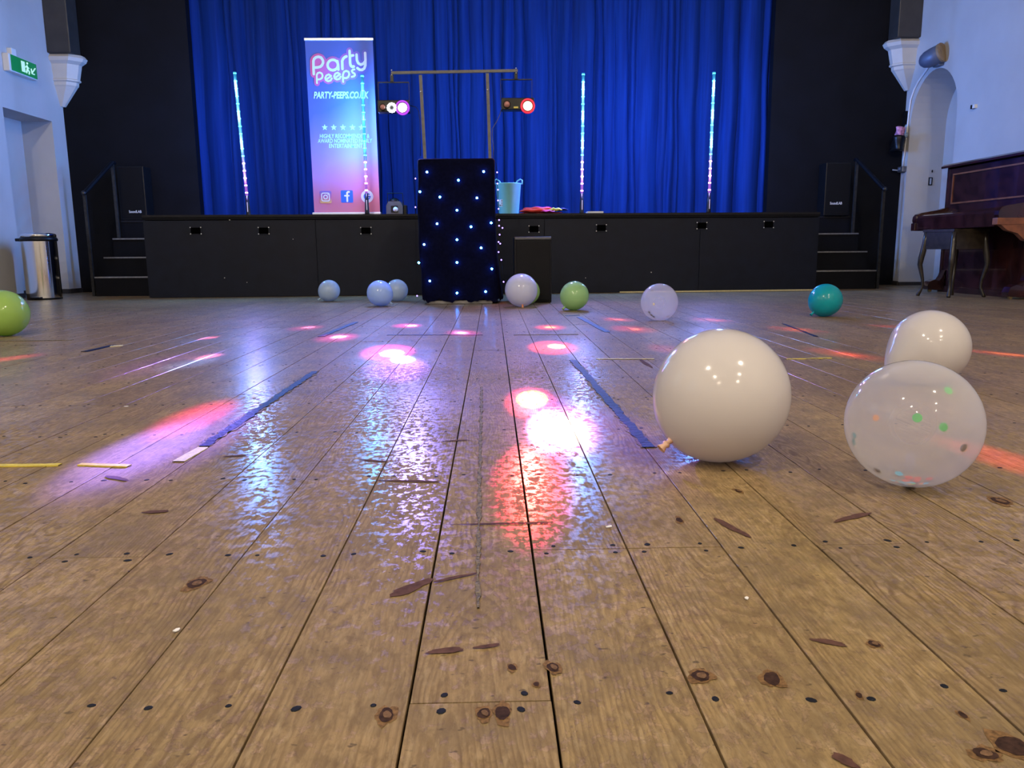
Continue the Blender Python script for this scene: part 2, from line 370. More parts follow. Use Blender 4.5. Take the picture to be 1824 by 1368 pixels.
def tube(bm, pts, r, n=8, cap=True):
    pts = [Vector(p) for p in pts]; rs = r if isinstance(r, (list, tuple)) else [r]*len(pts)
    rings = []
    u = None
    for i, p in enumerate(pts):
        d = (pts[min(i+1, len(pts)-1)]-pts[max(i-1, 0)])
        if u is None: u, v = frame_of(d)
        else:
            d.normalize(); u = (u-d*u.dot(d)).normalized(); v = d.cross(u)
        rings.append([bm.verts.new(p+(u*math.cos(2*math.pi*k/n)+v*math.sin(2*math.pi*k/n))*rs[i]) for k in range(n)])
    for a, b_ in zip(rings, rings[1:]):
        for k in range(n): bm.faces.new((a[k], a[(k+1) % n], b_[(k+1) % n], b_[k]))
    if cap:
        bm.faces.new(rings[0][::-1]); bm.faces.new(rings[-1])
    return bm
def lathe(bm, prof, n=24, o=(0, 0, 0), ax=None, close=True):
    o = Vector(o); ax = Vector(ax or (0, 0, 1)).normalized(); u, v = frame_of(ax)
    rings = []
    for r, z in prof:
        if r < 1e-6: rings.append([bm.verts.new(o+ax*z)])
        else: rings.append([bm.verts.new(o+ax*z+(u*math.cos(2*math.pi*k/n)+v*math.sin(2*math.pi*k/n))*r) for k in range(n)])
    for a, b_ in zip(rings, rings[1:]):
        for k in range(n):
            if len(a) == 1 and len(b_) == 1: continue
            if len(a) == 1: bm.faces.new((a[0], b_[(k+1) % n], b_[k]))
            elif len(b_) == 1: bm.faces.new((a[k], a[(k+1) % n], b_[0]))
            else: bm.faces.new((a[k], a[(k+1) % n], b_[(k+1) % n], b_[k]))
    return bm
def disc(bm, c, nrm, r, n=16, thick=.001, sx=1.):
    lathe(bm, [(0, 0), (r, 0), (r, thick), (0, thick)], n, c, nrm)
    return bm
def ball(bm, c, r, n=10, s=(1, 1, 1)):
    g = bmesh.ops.create_uvsphere(bm, u_segments=n, v_segments=max(5, n//2), radius=r)
    for v in g['verts']: v.co = Vector(c)+Vector((v.co.x*s[0], v.co.y*s[1], v.co.z*s[2]))
    return bm
def prism(bm, poly, a, b_, axis='y'):
    def P(p, t):
        return {'y': (p[0], t, p[1]), 'x': (t, p[0], p[1]), 'z': (p[0], p[1], t)}[axis]
    A = [bm.verts.new(P(p, a)) for p in poly]; B = [bm.verts.new(P(p, b_)) for p in poly]
    bm.faces.new(A[::-1]); bm.faces.new(B)
    for i in range(len(poly)):
        j = (i+1) % len(poly); bm.faces.new((A[i], A[j], B[j], B[i]))
    return bm
def struct(name, bm, m, parent=None, smooth=False):
    o = obj(name, bm, m, parent, smooth)
    if parent is None: o['kind'] = 'structure'
    return o

# ------------------------------------------------------------------ room shell
XL, XR, YW, YB = -4.88, 4.88, 9.38, -8.
PITCHW = .1455; X0 = -.0895     # floor boards: one seam at X0, then every PITCHW
floor = struct('floor', box(BM(), XL-.45, XR+.45, YB, 11.2, -.12, -.024), 'under')
# real boards, with butt joints on the joists (0.4 m apart)
joist = lambda k: .717+.4*k
fixed = {0: [0], 1: [1], 4: [1], -4: [1], 7: [3], -7: [3]}
planks = {}
ncol0, ncol1 = math.floor((XL-.36-X0)/PITCHW), math.ceil((XR+.36-X0)/PITCHW)
nailme = None
nb = BM(); lathe(nb, [(0, .0007), (.0030, .0007), (.0046, -.0004)], 8); nail_mesh = bpy.data.meshes.new('nail'); nb.to_mesh(nb and nail_mesh); nb.free()
nail_mesh.materials.append(MT['nail'])
far_nails = BM()
for c in range(ncol0, ncol1):
    xa, xb = X0+c*PITCHW, X0+(c+1)*PITCHW
    ks = set(fixed.get(c, []))
    k = (fixed[c][0] if c in fixed else random.randint(-3, 4))
    kk = k
    while joist(kk) < 10: ks.add(kk); kk += random.randint(7, 11)
    kk = k
    while joist(kk) > -2: ks.add(kk); kk -= random.randint(7, 11)
    cuts = [-1.1]+[joist(q) for q in sorted(ks) if -.8 < joist(q) < 9.2]+[11.0 if abs(xa) < 3.3 else YW+.05]
    for ya, yb in zip(cuts, cuts[1:]):
        g = .0008+random.random()*.0010; dz = random.uniform(-.0004, .0003)
        bm = BM(); e = .0005
        prof = [(xa+g, -.022), (xa+g, dz-e), (xa+g+e, dz), (xb-g-e, dz), (xb-g, dz-e), (xb-g, -.022)]
        A = [bm.verts.new((x, ya+.0009, z)) for x, z in prof]; B = [bm.verts.new((x, yb-.0009, z)) for x, z in prof]
        bm.faces.new(A[::-1]); bm.faces.new(B)
        for i in range(6): bm.faces.new((A[i], A[(i+1) % 6], B[(i+1) % 6], B[i]))
        pk = obj('plank', bm, 'wood', floor); planks.setdefault(c, []).append((ya, yb, pk))
        for q in range(-4, 22):
            yj = joist(q)
            ends = [y for y in (ya, yb) if abs(y-yj) < .01]
            if not (ya-.01 < yj < yb+.01) or yj > 6.5 or abs(xa) > yj*.75+.3 or yj < .3: continue
            for s in (-1, 1):
                nx = (xa+xb)/2+s*(.045+random.uniform(-.008, .008)); ny = yj+random.uniform(-.012, .012)
                if ends: ny = ends[0]+(.014 if ends[0] == ya else -.014)
                if yj < 2.2:
                    n = bpy.data.objects.new('nail', nail_mesh); C.objects.link(n); n.parent = pk
                    n.location = (nx, ny, dz); sc = random.uniform(.8, 1.25); n.scale = (sc, sc*random.uniform(.9, 1.4), 1); n.rotation_euler = (0, 0, random.random()*3)
                else:
                    disc(far_nails, (nx, ny, dz-.0006), (0, 0, 1), .0042, 6, .0012)
fn = obj('nail_heads', far_nails, 'nail', floor); fn['kind'] = 'stuff'
rear = obj('rear_boards', box(BM(), XL, XR, YB, -1.102, -.024, 0), 'wood', floor)
def plank_at(x, y):
    c = math.floor((x-X0)/PITCHW)
    for ya, yb, p in planks.get(c, []):
        if ya <= y <= yb: return p
    return floor
def blob(cx, cy, rx, ry, rot, z=.0011, n=22, jag=.12, seed=0):
    rn = random.Random(seed); bm = BM(); vs = []
    ph = [rn.uniform(0, 6.28) for _ in range(4)]
    for k in range(n):
        a = 2*math.pi*k/n
        f = 1+jag*(math.sin(2*a+ph[0])*.5+math.sin(3*a+ph[1])*.4+math.sin(5*a+ph[2])*.3+math.sin(9*a+ph[3])*.25)
        x, y = rx*f*math.cos(a), ry*f*math.sin(a)
        vs.append(bm.verts.new((cx+x*math.cos(rot)-y*math.sin(rot), cy+x*math.sin(rot)+y*math.cos(rot), z)))
    bm.faces.new(vs); return bm
for i, (px, py, rx, ry, core) in enumerate([(1375, 1210, .0085, .0125, 0), (1804, 1330, .0135, .0145, 0), (1248, 1205, .010, .010, 1), (862, 1272, .006, .009, 1), (895, 1271, .007, .012, 0),
        (1557, 1148, .006, .007, 1), (350, 1040, .012, .014, 1), (1782, 893, .012, .02, 1), (985, 1190, .006, .010, 1), (1755, 1344, .010, .008, 1), (688, 1275, .007, .012, 1),
        (912, 1190, .004, .006, 0), (955, 1220, .003, .004, 0), (1210, 927, .005, .012, 0), (1315, 875, .005, .010, 1), (1530, 1240, .003, .005, 0), (1715, 1275, .003, .006, 0)]):
    g = ground(px, py); p = plank_at(g.x, g.y)
    k = obj('knot', blob(g.x, g.y, rx, ry, .2*(i % 3-1), seed=i), 'knot', p)
    obj('knot', blob(g.x, g.y, rx*1.4, ry*1.55, .2*(i % 3-1), z=.0007, jag=.3, seed=i+80), 'knot_halo', p)
    if core: obj('knot', blob(g.x+.001, g.y, rx*.55, ry*.55, .3, z=.0016, seed=i+50), 'knot_core', p)
for i, (a, b_, wd) in enumerate([((693, 1063), (770, 1034), .011), ((770, 1038), (850, 1022), .004), ((757, 1164), (830, 1157), .0055), ((845, 1155), (890, 1150), .004), ((1272, 925), (1335, 957), .008), ((1490, 930), (1548, 914), .008),
        ((190, 848), (226, 857), .008), ((1445, 1141), (1508, 1150), .006), ((400, 814), (442, 811), .006), ((640, 820), (690, 823), .006), ((790, 787), (835, 784), .005), ((675, 857), (790, 859), .006),
        ((255, 914), (300, 911), .008), ((1270, 742), (1330, 735), .006), ((1480, 1345), (1530, 1368), .006), ((1140, 640), (1160, 655), .01), ((800, 935), (1000, 932), .003)]):
    A, B = ground(*a), ground(*b_); cxy = (A+B)/2; d = B-A
    obj('scuff_mark', blob(cxy.x, cxy.y, d.length/2, wd, math.atan2(d.y, d.x), .0014, 20, .25, i+200), 'scuff', floor)

def wall_panel(bm, X, y0, y1, z0, z1):
    bm.faces.new([bm.verts.new(p) for p in ((X, y0, z0), (X, y1, z0), (X, y1, z1), (X, y0, z1))])
# left wall with the rectangular alcove and two daylit windows behind the camera
AY0, AY1, AZ, AD = 8.235, 9.115, 1.905, .34
WINS = [(-1.6, .1), (2.0, 3.7)]; WZ0, WZ1 = 1.5, 3.6
bm = BM(); ys = [YB, WINS[0][0], WINS[0][1], WINS[1][0], WINS[1][1], AY0]
for i, (a, b_) in enumerate(zip(ys, ys[1:])):
    if i in (1, 3):
        wall_panel(bm, XL, a, b_, 0, WZ0); wall_panel(bm, XL, a, b_, WZ1, CEIL)
    else: wall_panel(bm, XL, a, b_, 0, CEIL)
wall_panel(bm, XL, AY0, AY1, AZ, CEIL); wall_panel(bm, XL, AY1, YW, 0, CEIL)
struct('wall_left', bm, 'wall')
def quad(bm, *ps): bm.faces.new([bm.verts.new(p) for p in ps])
bm = BM(); X2 = XL-AD
quad(bm, (X2, AY0, 0), (X2, AY1, 0), (X2, AY1, AZ), (X2, AY0, AZ))
quad(bm, (XL, AY0, 0), (X2, AY0, 0), (X2, AY0, AZ), (XL, AY0, AZ)); quad(bm, (XL, AY1, 0), (X2, AY1, 0), (X2, AY1, AZ), (XL, AY1, AZ))
quad(bm, (XL, AY0, AZ), (XL, AY1, AZ), (X2, AY1, AZ), (X2, AY0, AZ))
struct('wall_alcove', bm, 'wall')
for i, (a, b_) in enumerate(WINS):
    wn = struct('window_%d' % (i+1), box(BM(), XL-.16, XL-.12, a, b_, WZ0, WZ1), 'daylight')
    fb = BM()
    for y in (a, (a+b_)/2-.03, b_-.06): box(fb, XL-.12, XL-.02, y, y+.06, WZ0, WZ1)
    obj('window_frame', fb, 'white', wn)
    tb = BM()
    for z in (WZ0, (WZ0+WZ1)/2, WZ1-.06): box(tb, XL-.118, XL-.03, a+.06, b_-.06, z, z+.06)
    obj('transom', tb, 'white', wn)
# right wall with the arched niche
NY0, NY1, NS, ND = 8.33, 9.25, 1.84, .42
ncy, nr = (NY0+NY1)/2, (NY1-NY0)/2; NH = 2.37-NS
arc = [(ncy-nr*math.cos(math.pi*i/20), NS+NH*math.sin(math.pi*i/20)) for i in range(21)]
bm = BM()
wall_panel(bm, XR, YB, NY0, 0, CEIL); wall_panel(bm, XR, NY1, YW+.1, 0, CEIL)
for a, b_ in zip(arc, arc[1:]): quad(bm, (XR, a[0], a[1]), (XR, b_[0], b_[1]), (XR, b_[0], CEIL), (XR, a[0], CEIL))
struct('wall_right', bm, 'wall')
bm = BM(); prof = [(NY0, 0)]+arc+[(NY1, 0)]
for a, b_ in zip(prof, prof[1:]): quad(bm, (XR, a[0], a[1]), (XR, b_[0], b_[1]), (XR+ND, b_[0], b_[1]), (XR+ND, a[0], a[1]))
bm.faces.new([bm.verts.new((XR+ND, y, z)) for y, z in prof])
struct('wall_niche', bm, 'wall')
struct('wall_back', box(BM(), XL-.2, XR+.2, YB-.1, YB, 0, CEIL), 'wall')
struct('ceiling', box(BM(), XL-.2, XR+.2, YB-.1, 11.2, CEIL, CEIL+.1), 'ceiling')
OL, OR, OZ = -3.41, 3.285, 4.3
bm = BM()
box(bm, XL, OL, YW, YW+.12, 0, CEIL); box(bm, OR, XR+.02, YW, YW+.12, 0, CEIL); box(bm, OL, OR, YW, YW+.12, OZ, CEIL)
struct('wall_proscenium', bm, 'black')
bm = BM(); box(bm, XL-.1, XR+.1, 11.1, 11.2, 0, CEIL); struct('wall_stage_rear', bm, 'black')
bm = BM(); box(bm, XL, XL+.015, AY1, YW, 0, .05); box(bm, X2, X2+.015, AY0, AY1, 0, .05); box(bm, XL, XL+.015, YB, AY0, 0, .05); box(bm, X2, XL, AY1-.015, AY1, 0, .05)
struct('baseboard_left', bm, 'skirt')
bm = BM(); box(bm, XR-.015, XR, NY1, YW, 0, .05); box(bm, XR+ND-.015, XR+ND, NY0, NY1, 0, .05); box(bm, XR-.015, XR, YB, NY0, 0, .05); box(bm, XR, XR+ND, NY1-.015, NY1, 0, .04)
struct('baseboard_right', bm, 'skirt')

# corbels with the dark roof posts on them
def corbel(side, label, zt):
    s = 1 if side < 0 else -1; X = XL if side < 0 else XR
    t = thing('corbel', label, 'corbel', (0, 0, 0), 'wall corbels beside the stage')
    lv = [(zt, .30, .17), (zt-.035, .33, .20), (zt-.07, .31, .19), (zt-.10, .26, .155), (zt-.25, .225, .14), (zt-.26, .235, .15), (zt-.275, .235, .15), (zt-.285, .21, .135), (zt-.32, .205, .135), (zt-.335, .19, .125), (zt-.54, .035, .05)]
    def loft(bm, lv):
        rings = []
        for z, e, d in lv:
            ch = min(e, d)*.55
            pl = [(X, YW), (X, YW-d), (X+s*(e-ch), YW-d), (X+s*e, YW-d+ch), (X+s*e, YW)]
            rings.append([bm.verts.new((x, y, z)) for x, y in pl])
        for a, b_ in zip(rings, rings[1:]):
            for k in range(5): bm.faces.new((a[k], a[(k+1) % 5], b_[(k+1) % 5], b_[k]))
        bm.faces.new(rings[0]); bm.faces.new(rings[-1][::-1]); return bm
    obj('abacus', loft(BM(), lv[:4]), 'pale', t); obj('bracket', loft(BM(), lv[3:]), 'pale', t)
corbel(-1, 'cream stone corbel in the left corner above the alcove', 2.64)
corbel(1, 'cream stone corbel in the right corner beside the arched niche', 2.79)
o = obj('roof_post', box(BM(), XL, XL+.26, YW-.22, YW, 2.64, CEIL, .012), 'darkbeam'); tag(o, 'dark timber roof post standing on the left corbel', 'beam')
o = obj('roof_post', box(BM(), XR-.27, XR, YW-.22, YW, 2.79, CEIL, .012), 'darkbeam'); tag(o, 'dark timber roof post standing on the right corbel', 'beam')

# hall light fittings
for i, (hx, hy) in enumerate(HALL_LAMPS):
    t = thing('ceiling_light', 'round white pendant light in the %s of the hall ceiling, %s' % (('left side', 'right side')[i % 2], ('above the camera', 'in the middle row', 'furthest from the stage')[i//2]), 'light', (hx, hy, CEIL), 'pendant lights of the hall')
    bm = BM(); tube(bm, [(0, 0, 0), (0, 0, -.3)], .012, 6); obj('rod', bm, 'railm', t)
    bm = BM(); lathe(bm, [(.03, -.28), (.12, -.31), (.21, -.40), (.22, -.415)], 20); obj('lamp_shade', bm, 'white', t, True)

# ------------------------------------------------------------------ stage
ZS = .825
SY = lambda x: 8.0+(x+3.51)*.0455
SXL, SXR = -3.49, 3.49
stage = thing('stage', 'low black painted stage platform across the end of the hall', 'stage', (0, 8.16, 0))
def slab(bm, x0, x1, off0, off1, z0, z1, y_back=None):
    """a box whose front follows the slightly skewed stage front"""
    def V(x, o, z): return bm.verts.new((x, (SY(x)+o) if o is not None else y_back, z))
    A = [V(x0, off0, z0), V(x1, off0, z0), V(x1, off0, z1), V(x0, off0, z1)]
    B = [V(x0, off1, z0), V(x1, off1, z0), V(x1, off1, z1), V(x0, off1, z1)]
    bm.faces.new(A); bm.faces.new(B[::-1])
    for i in range(4): bm.faces.new((A[i], B[i], B[(i+1) % 4], A[(i+1) % 4]))
    return bm
def st(name, bm, m, parent=stage, **k):
    o = obj(name, bm, m, parent, **k)
    if parent is stage: o.matrix_parent_inverse = Matrix.Translation((0, -8.16, 0))
    return o
cutsx = [SXL, -1.79, .55, 2.2, SXR]
for a, b_ in zip(cutsx, cutsx[1:]):
    st('front_panel', slab(BM(), a+.0022, b_-.0022, 0, .03, .004, ZS-.055), 'stageblk')
st('back_board', slab(BM(), SXL+.01, SXR-.01, .035, .06, 0, ZS-.05), 'black')
st('deck', slab(BM(), SXL, SXR, -.012, None, ZS-.022, ZS, YW) if False else slab(BM(), SXL, SXR, -.014, 1.36, ZS-.022, ZS), 'deck')
st('deck_rear', box(BM(), SXL+.01, SXR-.01, YW-.12, 10.6, ZS-.03, ZS-.001), 'deck')
st('edge_strip', slab(BM(), SXL, SXR, -.006, .02, ZS-.048, ZS-.022), 'black')
bm = BM(); box(bm, SXL, SXL+.02, 8.06, YW, 0, ZS-.022); st('side_panel', bm, 'stageblk')
bm = BM(); box(bm, SXR-.02, SXR, 8.36, YW, 0, ZS-.022); st('side_panel', bm, 'stageblk')
for px, py in ((349, 411), (470, 411), (652, 411), (951, 408), (1071, 406), (1250, 402), (1369, 400)):
    y = 8.16
    for _ in range(4): p = atY(px, py, y); y = SY(p.x)
    v = st('vent', slab(BM(), p.x-.062, p.x+.062, -.008, .001, p.z-.040, p.z+.040), 'stageblk')
    ho = slab(BM(), p.x-.047, p.x+.047, -.0095, -.0079, p.z-.031, p.z+.031); obj('vent_dark_slab', ho, mat('vent_painted_dark', (.001, .001, .001), 1., spec=0) if 'hole' not in MT else MT['hole'], v)  # solid black slab; the dark of an opening is painted, not cut
    for sx in (-1, 1):
        for sz in (-1, 1):
            sb = BM(); x = p.x+sx*.052; ball(sb, (x, SY(x)-.0085, p.z+sz*.032), .0065, 8, (1, .5, 1)); obj('screw', sb, 'silver', v)
for px, py, r in ((409, 391, .008), (1310, 381, .008), (1160, 485, .006), (440, 503, .004), (400, 495, .005), (681, 387, .005), (1043, 495, .004), (522, 426, .004)):
    p = atY(px, py, 8.16); y = SY(p.x); p = atY(px, py, y)
    sb = BM(); disc(sb, (p.x, y+.001, p.z), (0, -1, 0), r, 8, .003); st('paint_chip', sb, 'chip')
st('base_trim', slab(BM(), 1.35, SXR, -.014, -.004, 0, .012), 'tapewht')

# side steps with handrails and loudspeakers
def steps(s, label, rail_label):
    xi = SXL if s < 0 else SXR; xo = xi+s*.74
    t = thing('steps', label, 'steps', (0, 0, 0), 'steps at the stage sides')
    y0 = 8.42 if s < 0 else 8.5
    a, b_ = min(xi, xo), max(xi, xo)
    for k in range(4):
        bm = BM(); ya = y0+.24*k; zt = .205*(k+1) if k < 3 else ZS-.005
        box(bm, a+.002, b_-.002, ya, YW-.002 if k == 3 else ya+.24, 0, zt-.02); obj('riser', bm, 'black', t)
        bm = BM(); box(bm, a+.002, b_-.002, ya-.008, (YW-.002 if k == 3 else ya+.24)-.009, zt-.02, zt); tr = obj('tread', bm, 'deck', t)
        if k < 3:
            bm = BM(); box(bm, a+.004, b_-.004, ya-.014, ya-.008, zt-.012, zt+.002); obj('nosing', bm, 'nosing', tr)
    r = thing('handrail', rail_label, 'handrail', (0, 0, 0), 'handrails of the stage steps')
    xo2 = xo-s*.02
    pa, pb = Vector((xo+s*.03, y0+.02, 0)), Vector((xo2-s*.015, y0+.56, .617))
    for p, z in ((pa, 1.06), (pb, 1.43)):
        bm = BM(); box(bm, p.x-.014, p.x+.014, p.y-.014, p.y+.014, p.z, z); obj('post', bm, 'railm', r)
    bm = BM(); tube(bm, [(pa.x, pa.y, 1.075), (pb.x, pb.y, 1.445), (pb.x, pb.y+.05, 1.445)], .022, 8); obj('rail', bm, 'black', r)
    bm = BM(); ball(bm, (pa.x, pa.y-.02, 1.075), .024, 8); obj('end_cap', bm, 'railm', r)
steps(-1, 'black wooden steps up the left end of the stage', 'thin black steel handrail on the left stage steps')
steps(1, 'black wooden steps up the right end of the stage', 'thin black steel handrail on the right stage steps')
def text_bm(s, size, shear=0., extrude=.0008, bold=0.):
    c = bpy.data.curves.new('txt', 'FONT'); c.body = s; c.size = size; c.shear = shear; c.extrude = extrude; c.offset = bold
    c.align_x = 'CENTER'; c.align_y = 'CENTER'; c.resolution_u = 3
    o = bpy.data.objects.new('txt', c); C.objects.link(o)
    dg = bpy.context.evaluated_depsgraph_get(); me = bpy.data.meshes.new_from_object(o.evaluated_get(dg))
    bm = BM(); bm.from_mesh(me); bpy.data.objects.remove(o); bpy.data.meshes.remove(me); bpy.data.curves.remove(c)
    return bm
def place_text(bm, cx, Y, cz, width=None, height=None):
    xs = [v.co.x for v in bm.verts]; ys_ = [v.co.y for v in bm.verts]
    w0, h0 = max(xs)-min(xs), max(ys_)-min(ys_); mx, my = (max(xs)+min(xs))/2, (max(ys_)+min(ys_))/2
    fx = width/w0 if width else 1; fz = height/h0 if height else fx
    for v in bm.verts: v.co = Vector((cx+(v.co.x-mx)*fx, Y-v.co.z, cz+(v.co.y-my)*fz))
    return bm
for (px, py), cxp, lab in (((241, 377), 236, 'black loudspeaker cabinet with white lettering on the left stage steps'), ((1489, 362), 1491, 'black loudspeaker cabinet with white lettering on the right stage steps')):
    Y = 9.17; p = atY(px, py, Y); cxx = atY(cxp, 360, Y).x
    t = thing('loudspeaker', lab, 'speaker', (0, 0, 0), 'loudspeakers beside the stage')
    obj('cabinet', box(BM(), cxx-.15, cxx+.15, Y+.004, YW-.004, ZS-.004, ZS+.60, .01), 'plastic', t)
    obj('grille', box(BM(), cxx-.135, cxx+.135, Y, Y+.006, ZS+.02, ZS+.585), 'grille', t)
    obj('lettering', place_text(text_bm('SoundLAB', .05, 0, .0006, .001), p.x, Y-.002, p.z, .142, .030), 'chip', t)

# ------------------------------------------------------------------ curtain
def curtain():
    bm = BM(); x0, x1 = OL-.15, OR+.15; n = 1150; rows = 14
    rn = random.Random(5); ph = 0; pts = []
    sp = 40; amp = .045; k = 0; xs = x0
    fold = []
    while xs < x1+.4:
        wd = rn.choice((.06, .09, .12, .16, .21, .28)); fold.append((xs, wd, rn.uniform(.3, 1.)*min(.14, wd*.85), rn.uniform(-.015, .03), rn.uniform(.25, .75))); xs += wd
    j = 0
    for i in range(n+1):
        x = x0+(x1-x0)*i/n
        while j+1 < len(fold) and x >= fold[j+1][0]: j += 1
        fx, wd, a, o, sk = fold[j]; u = (x-fx)/wd
        v = u/sk*.5 if u < sk else .5+(u-sk)/(1-sk)*.5
        o2 = fold[min(j+1, len(fold)-1)][3]
        y = o*(1-u)+o2*u-a*math.sin(math.pi*v)**.8
        pts.append((x, y, j))
    grid = []
    for r in range(rows+1):
        z = ZS+.012+(OZ+.3-ZS)*r/rows; row = []
        f = 1-.35*(r/rows)
        for x, y, jj in pts:
            row.append(bm.verts.new((x+.012*math.sin(z*2.1+jj*1.3)+.006*math.sin(z*5+jj), YW+.24+y*f, z)))
        grid.append(row)
    for a, b_ in zip(grid, grid[1:]):
        for k in range(n): bm.faces.new((a[k], a[k+1], b_[k+1], b_[k]))
    return bm
o = obj('stage_curtain', curtain(), 'curtain', None, True); tag(o, 'royal blue pleated velvet curtain closing the stage opening', 'curtain')

# ------------------------------------------------------------------ roll-up banner
BY = 8.45
def B2(px, py, Y=BY): p = atY(px, py, Y); return p.x, p.z
bt = thing('banner', 'tall printed roll up banner of blue, purple and pink on the stage', 'banner', (0, 0, 0))
xl, zt = B2(543, 72); xr, _ = B2(664, 72); zb = ZS+.03; xlb, _ = B2(560, 379); xrb, _ = B2(677, 379)
bm = BM()
nx, nz = 12, 16
gv = [[[bm.verts.new(((xl+(xlb-xl)*(1-j/nz))*(1-i/nx)+(xr+(xrb-xr)*(1-j/nz))*i/nx, BY+e-.004*math.sin(math.pi*i/nx), zb+(zt-zb)*j/nz)) for i in range(nx+1)] for j in range(nz+1)] for e in (0, .0015)]
for l in gv:
    for j in range(nz):
        for i in range(nx): bm.faces.new((l[j][i], l[j][i+1], l[j+1][i+1], l[j+1][i]))
obj('sheet', bm, 'banner', bt, True)
bm = BM(); box(bm, xl-.006, xr+.006, BY-.014, BY+.010, zt-.004, zt+.022, .004); obj('top_bar', bm, 'silver', bt)
bm = BM(); box(bm, xlb-.012, xrb+.012, BY-.05, BY+.05, ZS+.006, ZS+.036, .008); obj('base', bm, 'silver', bt)
bm = BM(); tube(bm, [((xl+xr)/2, BY+.03, ZS+.03), ((xl+xr)/2, BY+.03, zt)], .01, 8); obj('pole', bm, 'metal', bt)
for sx in (xlb+.12, xrb-.12):
    bm = BM(); box(bm, sx-.02, sx+.02, BY-.10, BY+.16, ZS, ZS+.008); obj('foot', bm, 'metal', bt)
PY = BY-.0065
STK = [0]
def stroke(bm, pts, wd, Y, th=.0012, close=False):
    P = [Vector((x, 0, z)) for x, z in pts]
    if close: P.append(P[0])
    for i, p in enumerate(P):
        STK[0] += 1; disc(bm, (p.x, Y+th-STK[0]*1.3e-5, p.z), (0, -1, 0), wd/2, 12, th)
    for i, (a, b_) in enumerate(zip(P, P[1:])):
        d = (b_-a)
        if d.length < 1e-6: continue
        d.normalize(); nn = Vector((-d.z, 0, d.x))*wd/2
        STK[0] += 1; y = Y-STK[0]*1.3e-5
        q = [a+nn, a-nn, b_-nn, b_+nn]
        A = [bm.verts.new((v.x, y, v.z)) for v in q]; bm.faces.new(A)
LG = lambda x, y: B2(540+x/13.03, 60+y/13.03, PY)
circ = lambda cx, cy, r, n=16: [(cx+r*math.cos(2*math.pi*k/n), cy+r*math.sin(2*math.pi*k/n)) for k in range(n+1)]
big = [[(250, 940), (243, 800), (240, 640), (255, 590), (300, 552), (360, 538), (420, 560), (460, 620), (465, 675), (440, 735), (400, 770), (340, 785), (270, 790)],
       circ(690, 730, 122), [(795, 640), (812, 730), (820, 835)],
       [(915, 820), (908, 640), (930, 585), (970, 545), (1008, 530)],
       [(1080, 402), (1088, 560), (1092, 690), (1106, 742), (1140, 772), (1178, 765)], [(1092, 522), (1162, 506)],
       [(1242, 490), (1250, 620), (1282, 690), (1340, 722), (1400, 700), (1445, 640)], [(1440, 452), (1447, 600), (1445, 740), (1420, 810), (1370, 845), (1312, 840), (1262, 802)]]
e1 = [(545, 1062), (652, 985), (600, 948), (545, 970), (515, 1030), (530, 1080), (580, 1108), (640, 1090), (668, 1040)]
small = [[(325, 1150), (320, 1050), (318, 960), (345, 915), (392, 905), (438, 930), (455, 980), (440, 1030), (400, 1060), (335, 1068)],
         e1, [(x+206, y-40) for x, y in e1],
         [(932, 1120), (926, 1020), (925, 960), (950, 890), (1005, 866), (1058, 890), (1074, 950), (1050, 1010), (1000, 1036), (935, 1030)],
         [(1192, 832), (1150, 842), (1132, 870), (1150, 905), (1195, 930), (1206, 965), (1180, 995), (1132, 1005)]]
k1 = (B2(640, 100, PY)[0]-B2(540, 100, PY)[0])/100/13.03
bm = BM()
for s_ in big: stroke(bm, [LG(*p) for p in s_], 158*k1, PY)
for s_ in small: stroke(bm, [LG(*p) for p in s_], 128*k1, PY)
fill = [(700, 730), (360, 680), (560, 870), (850, 880), (980, 760), (740, 940), (1120, 800), (1000, 700), (560, 760), (420, 850)]
for fi, (x, y) in enumerate(fill): disc(bm, (LG(x, y)[0], PY+.0014-fi*3e-5, LG(x, y)[1]), (0, -1, 0), 100*k1, 14, .0008)
obj('logo_outline', bm, 'inkpink', bt)
bm = BM(); STK[0] = 0
for s_ in big: stroke(bm, [LG(*p) for p in s_], 60*k1, PY-.0055)
for s_ in small: stroke(bm, [LG(*p) for p in s_], 42*k1, PY-.0055)
obj('logo_lettering', bm, 'inkw', bt)
def btext(s, x0, x1, yc, hpx, shear, bold):
    a, z = B2(x0, yc, PY); b_, _ = B2(x1, yc, PY); h = hpx*(BY/FPX)
    obj('printed_text', place_text(text_bm(s, .1, shear, .0004, bold), (a+b_)/2, PY-.001, z, b_-a, h), 'ink', bt)
btext('PARTY-PEEPS.CO.UK', 558.5, 657, 169.5, 11.5, .22, .0035)
btext('HIGHLY RECOMMENDED &', 569.5, 658, 242.5, 6.8, .1, .001)
btext('AWARD NOMINATED FAMILY', 566, 663, 251, 6.8, .1, .001)
btext('ENTERTAINMENT', 586, 646, 259.8, 6.8, .1, .001)
for px in (578.5, 594.5, 611, 628, 644):
    x, z = B2(px, 227, PY); bm = BM(); r = 5.4*BY/FPX
    bm.faces.new([bm.verts.new((x+(r if k % 2 == 0 else r*.42)*math.sin(math.pi*k/5), PY-.001, z+(r if k % 2 == 0 else r*.42)*math.cos(math.pi*k/5))) for k in range(10)])
    obj('star', bm, 'ink', bt)
def rrect(bm, cx, cz, hw, r, Y, th=.0008):
    pl = []
    for qx, qz, a0 in ((1, 1, 0), (-1, 1, 90), (-1, -1, 180), (1, -1, 270)):
        for k in range(5):
            a = math.radians(a0+k*22.5); pl.append((cx+qx*(hw-r)+r*math.cos(a), cz+qz*(hw-r)+r*math.sin(a)))
    prism(bm, pl, Y, Y+th)
u_ = BY/FPX; STK[0] = 0
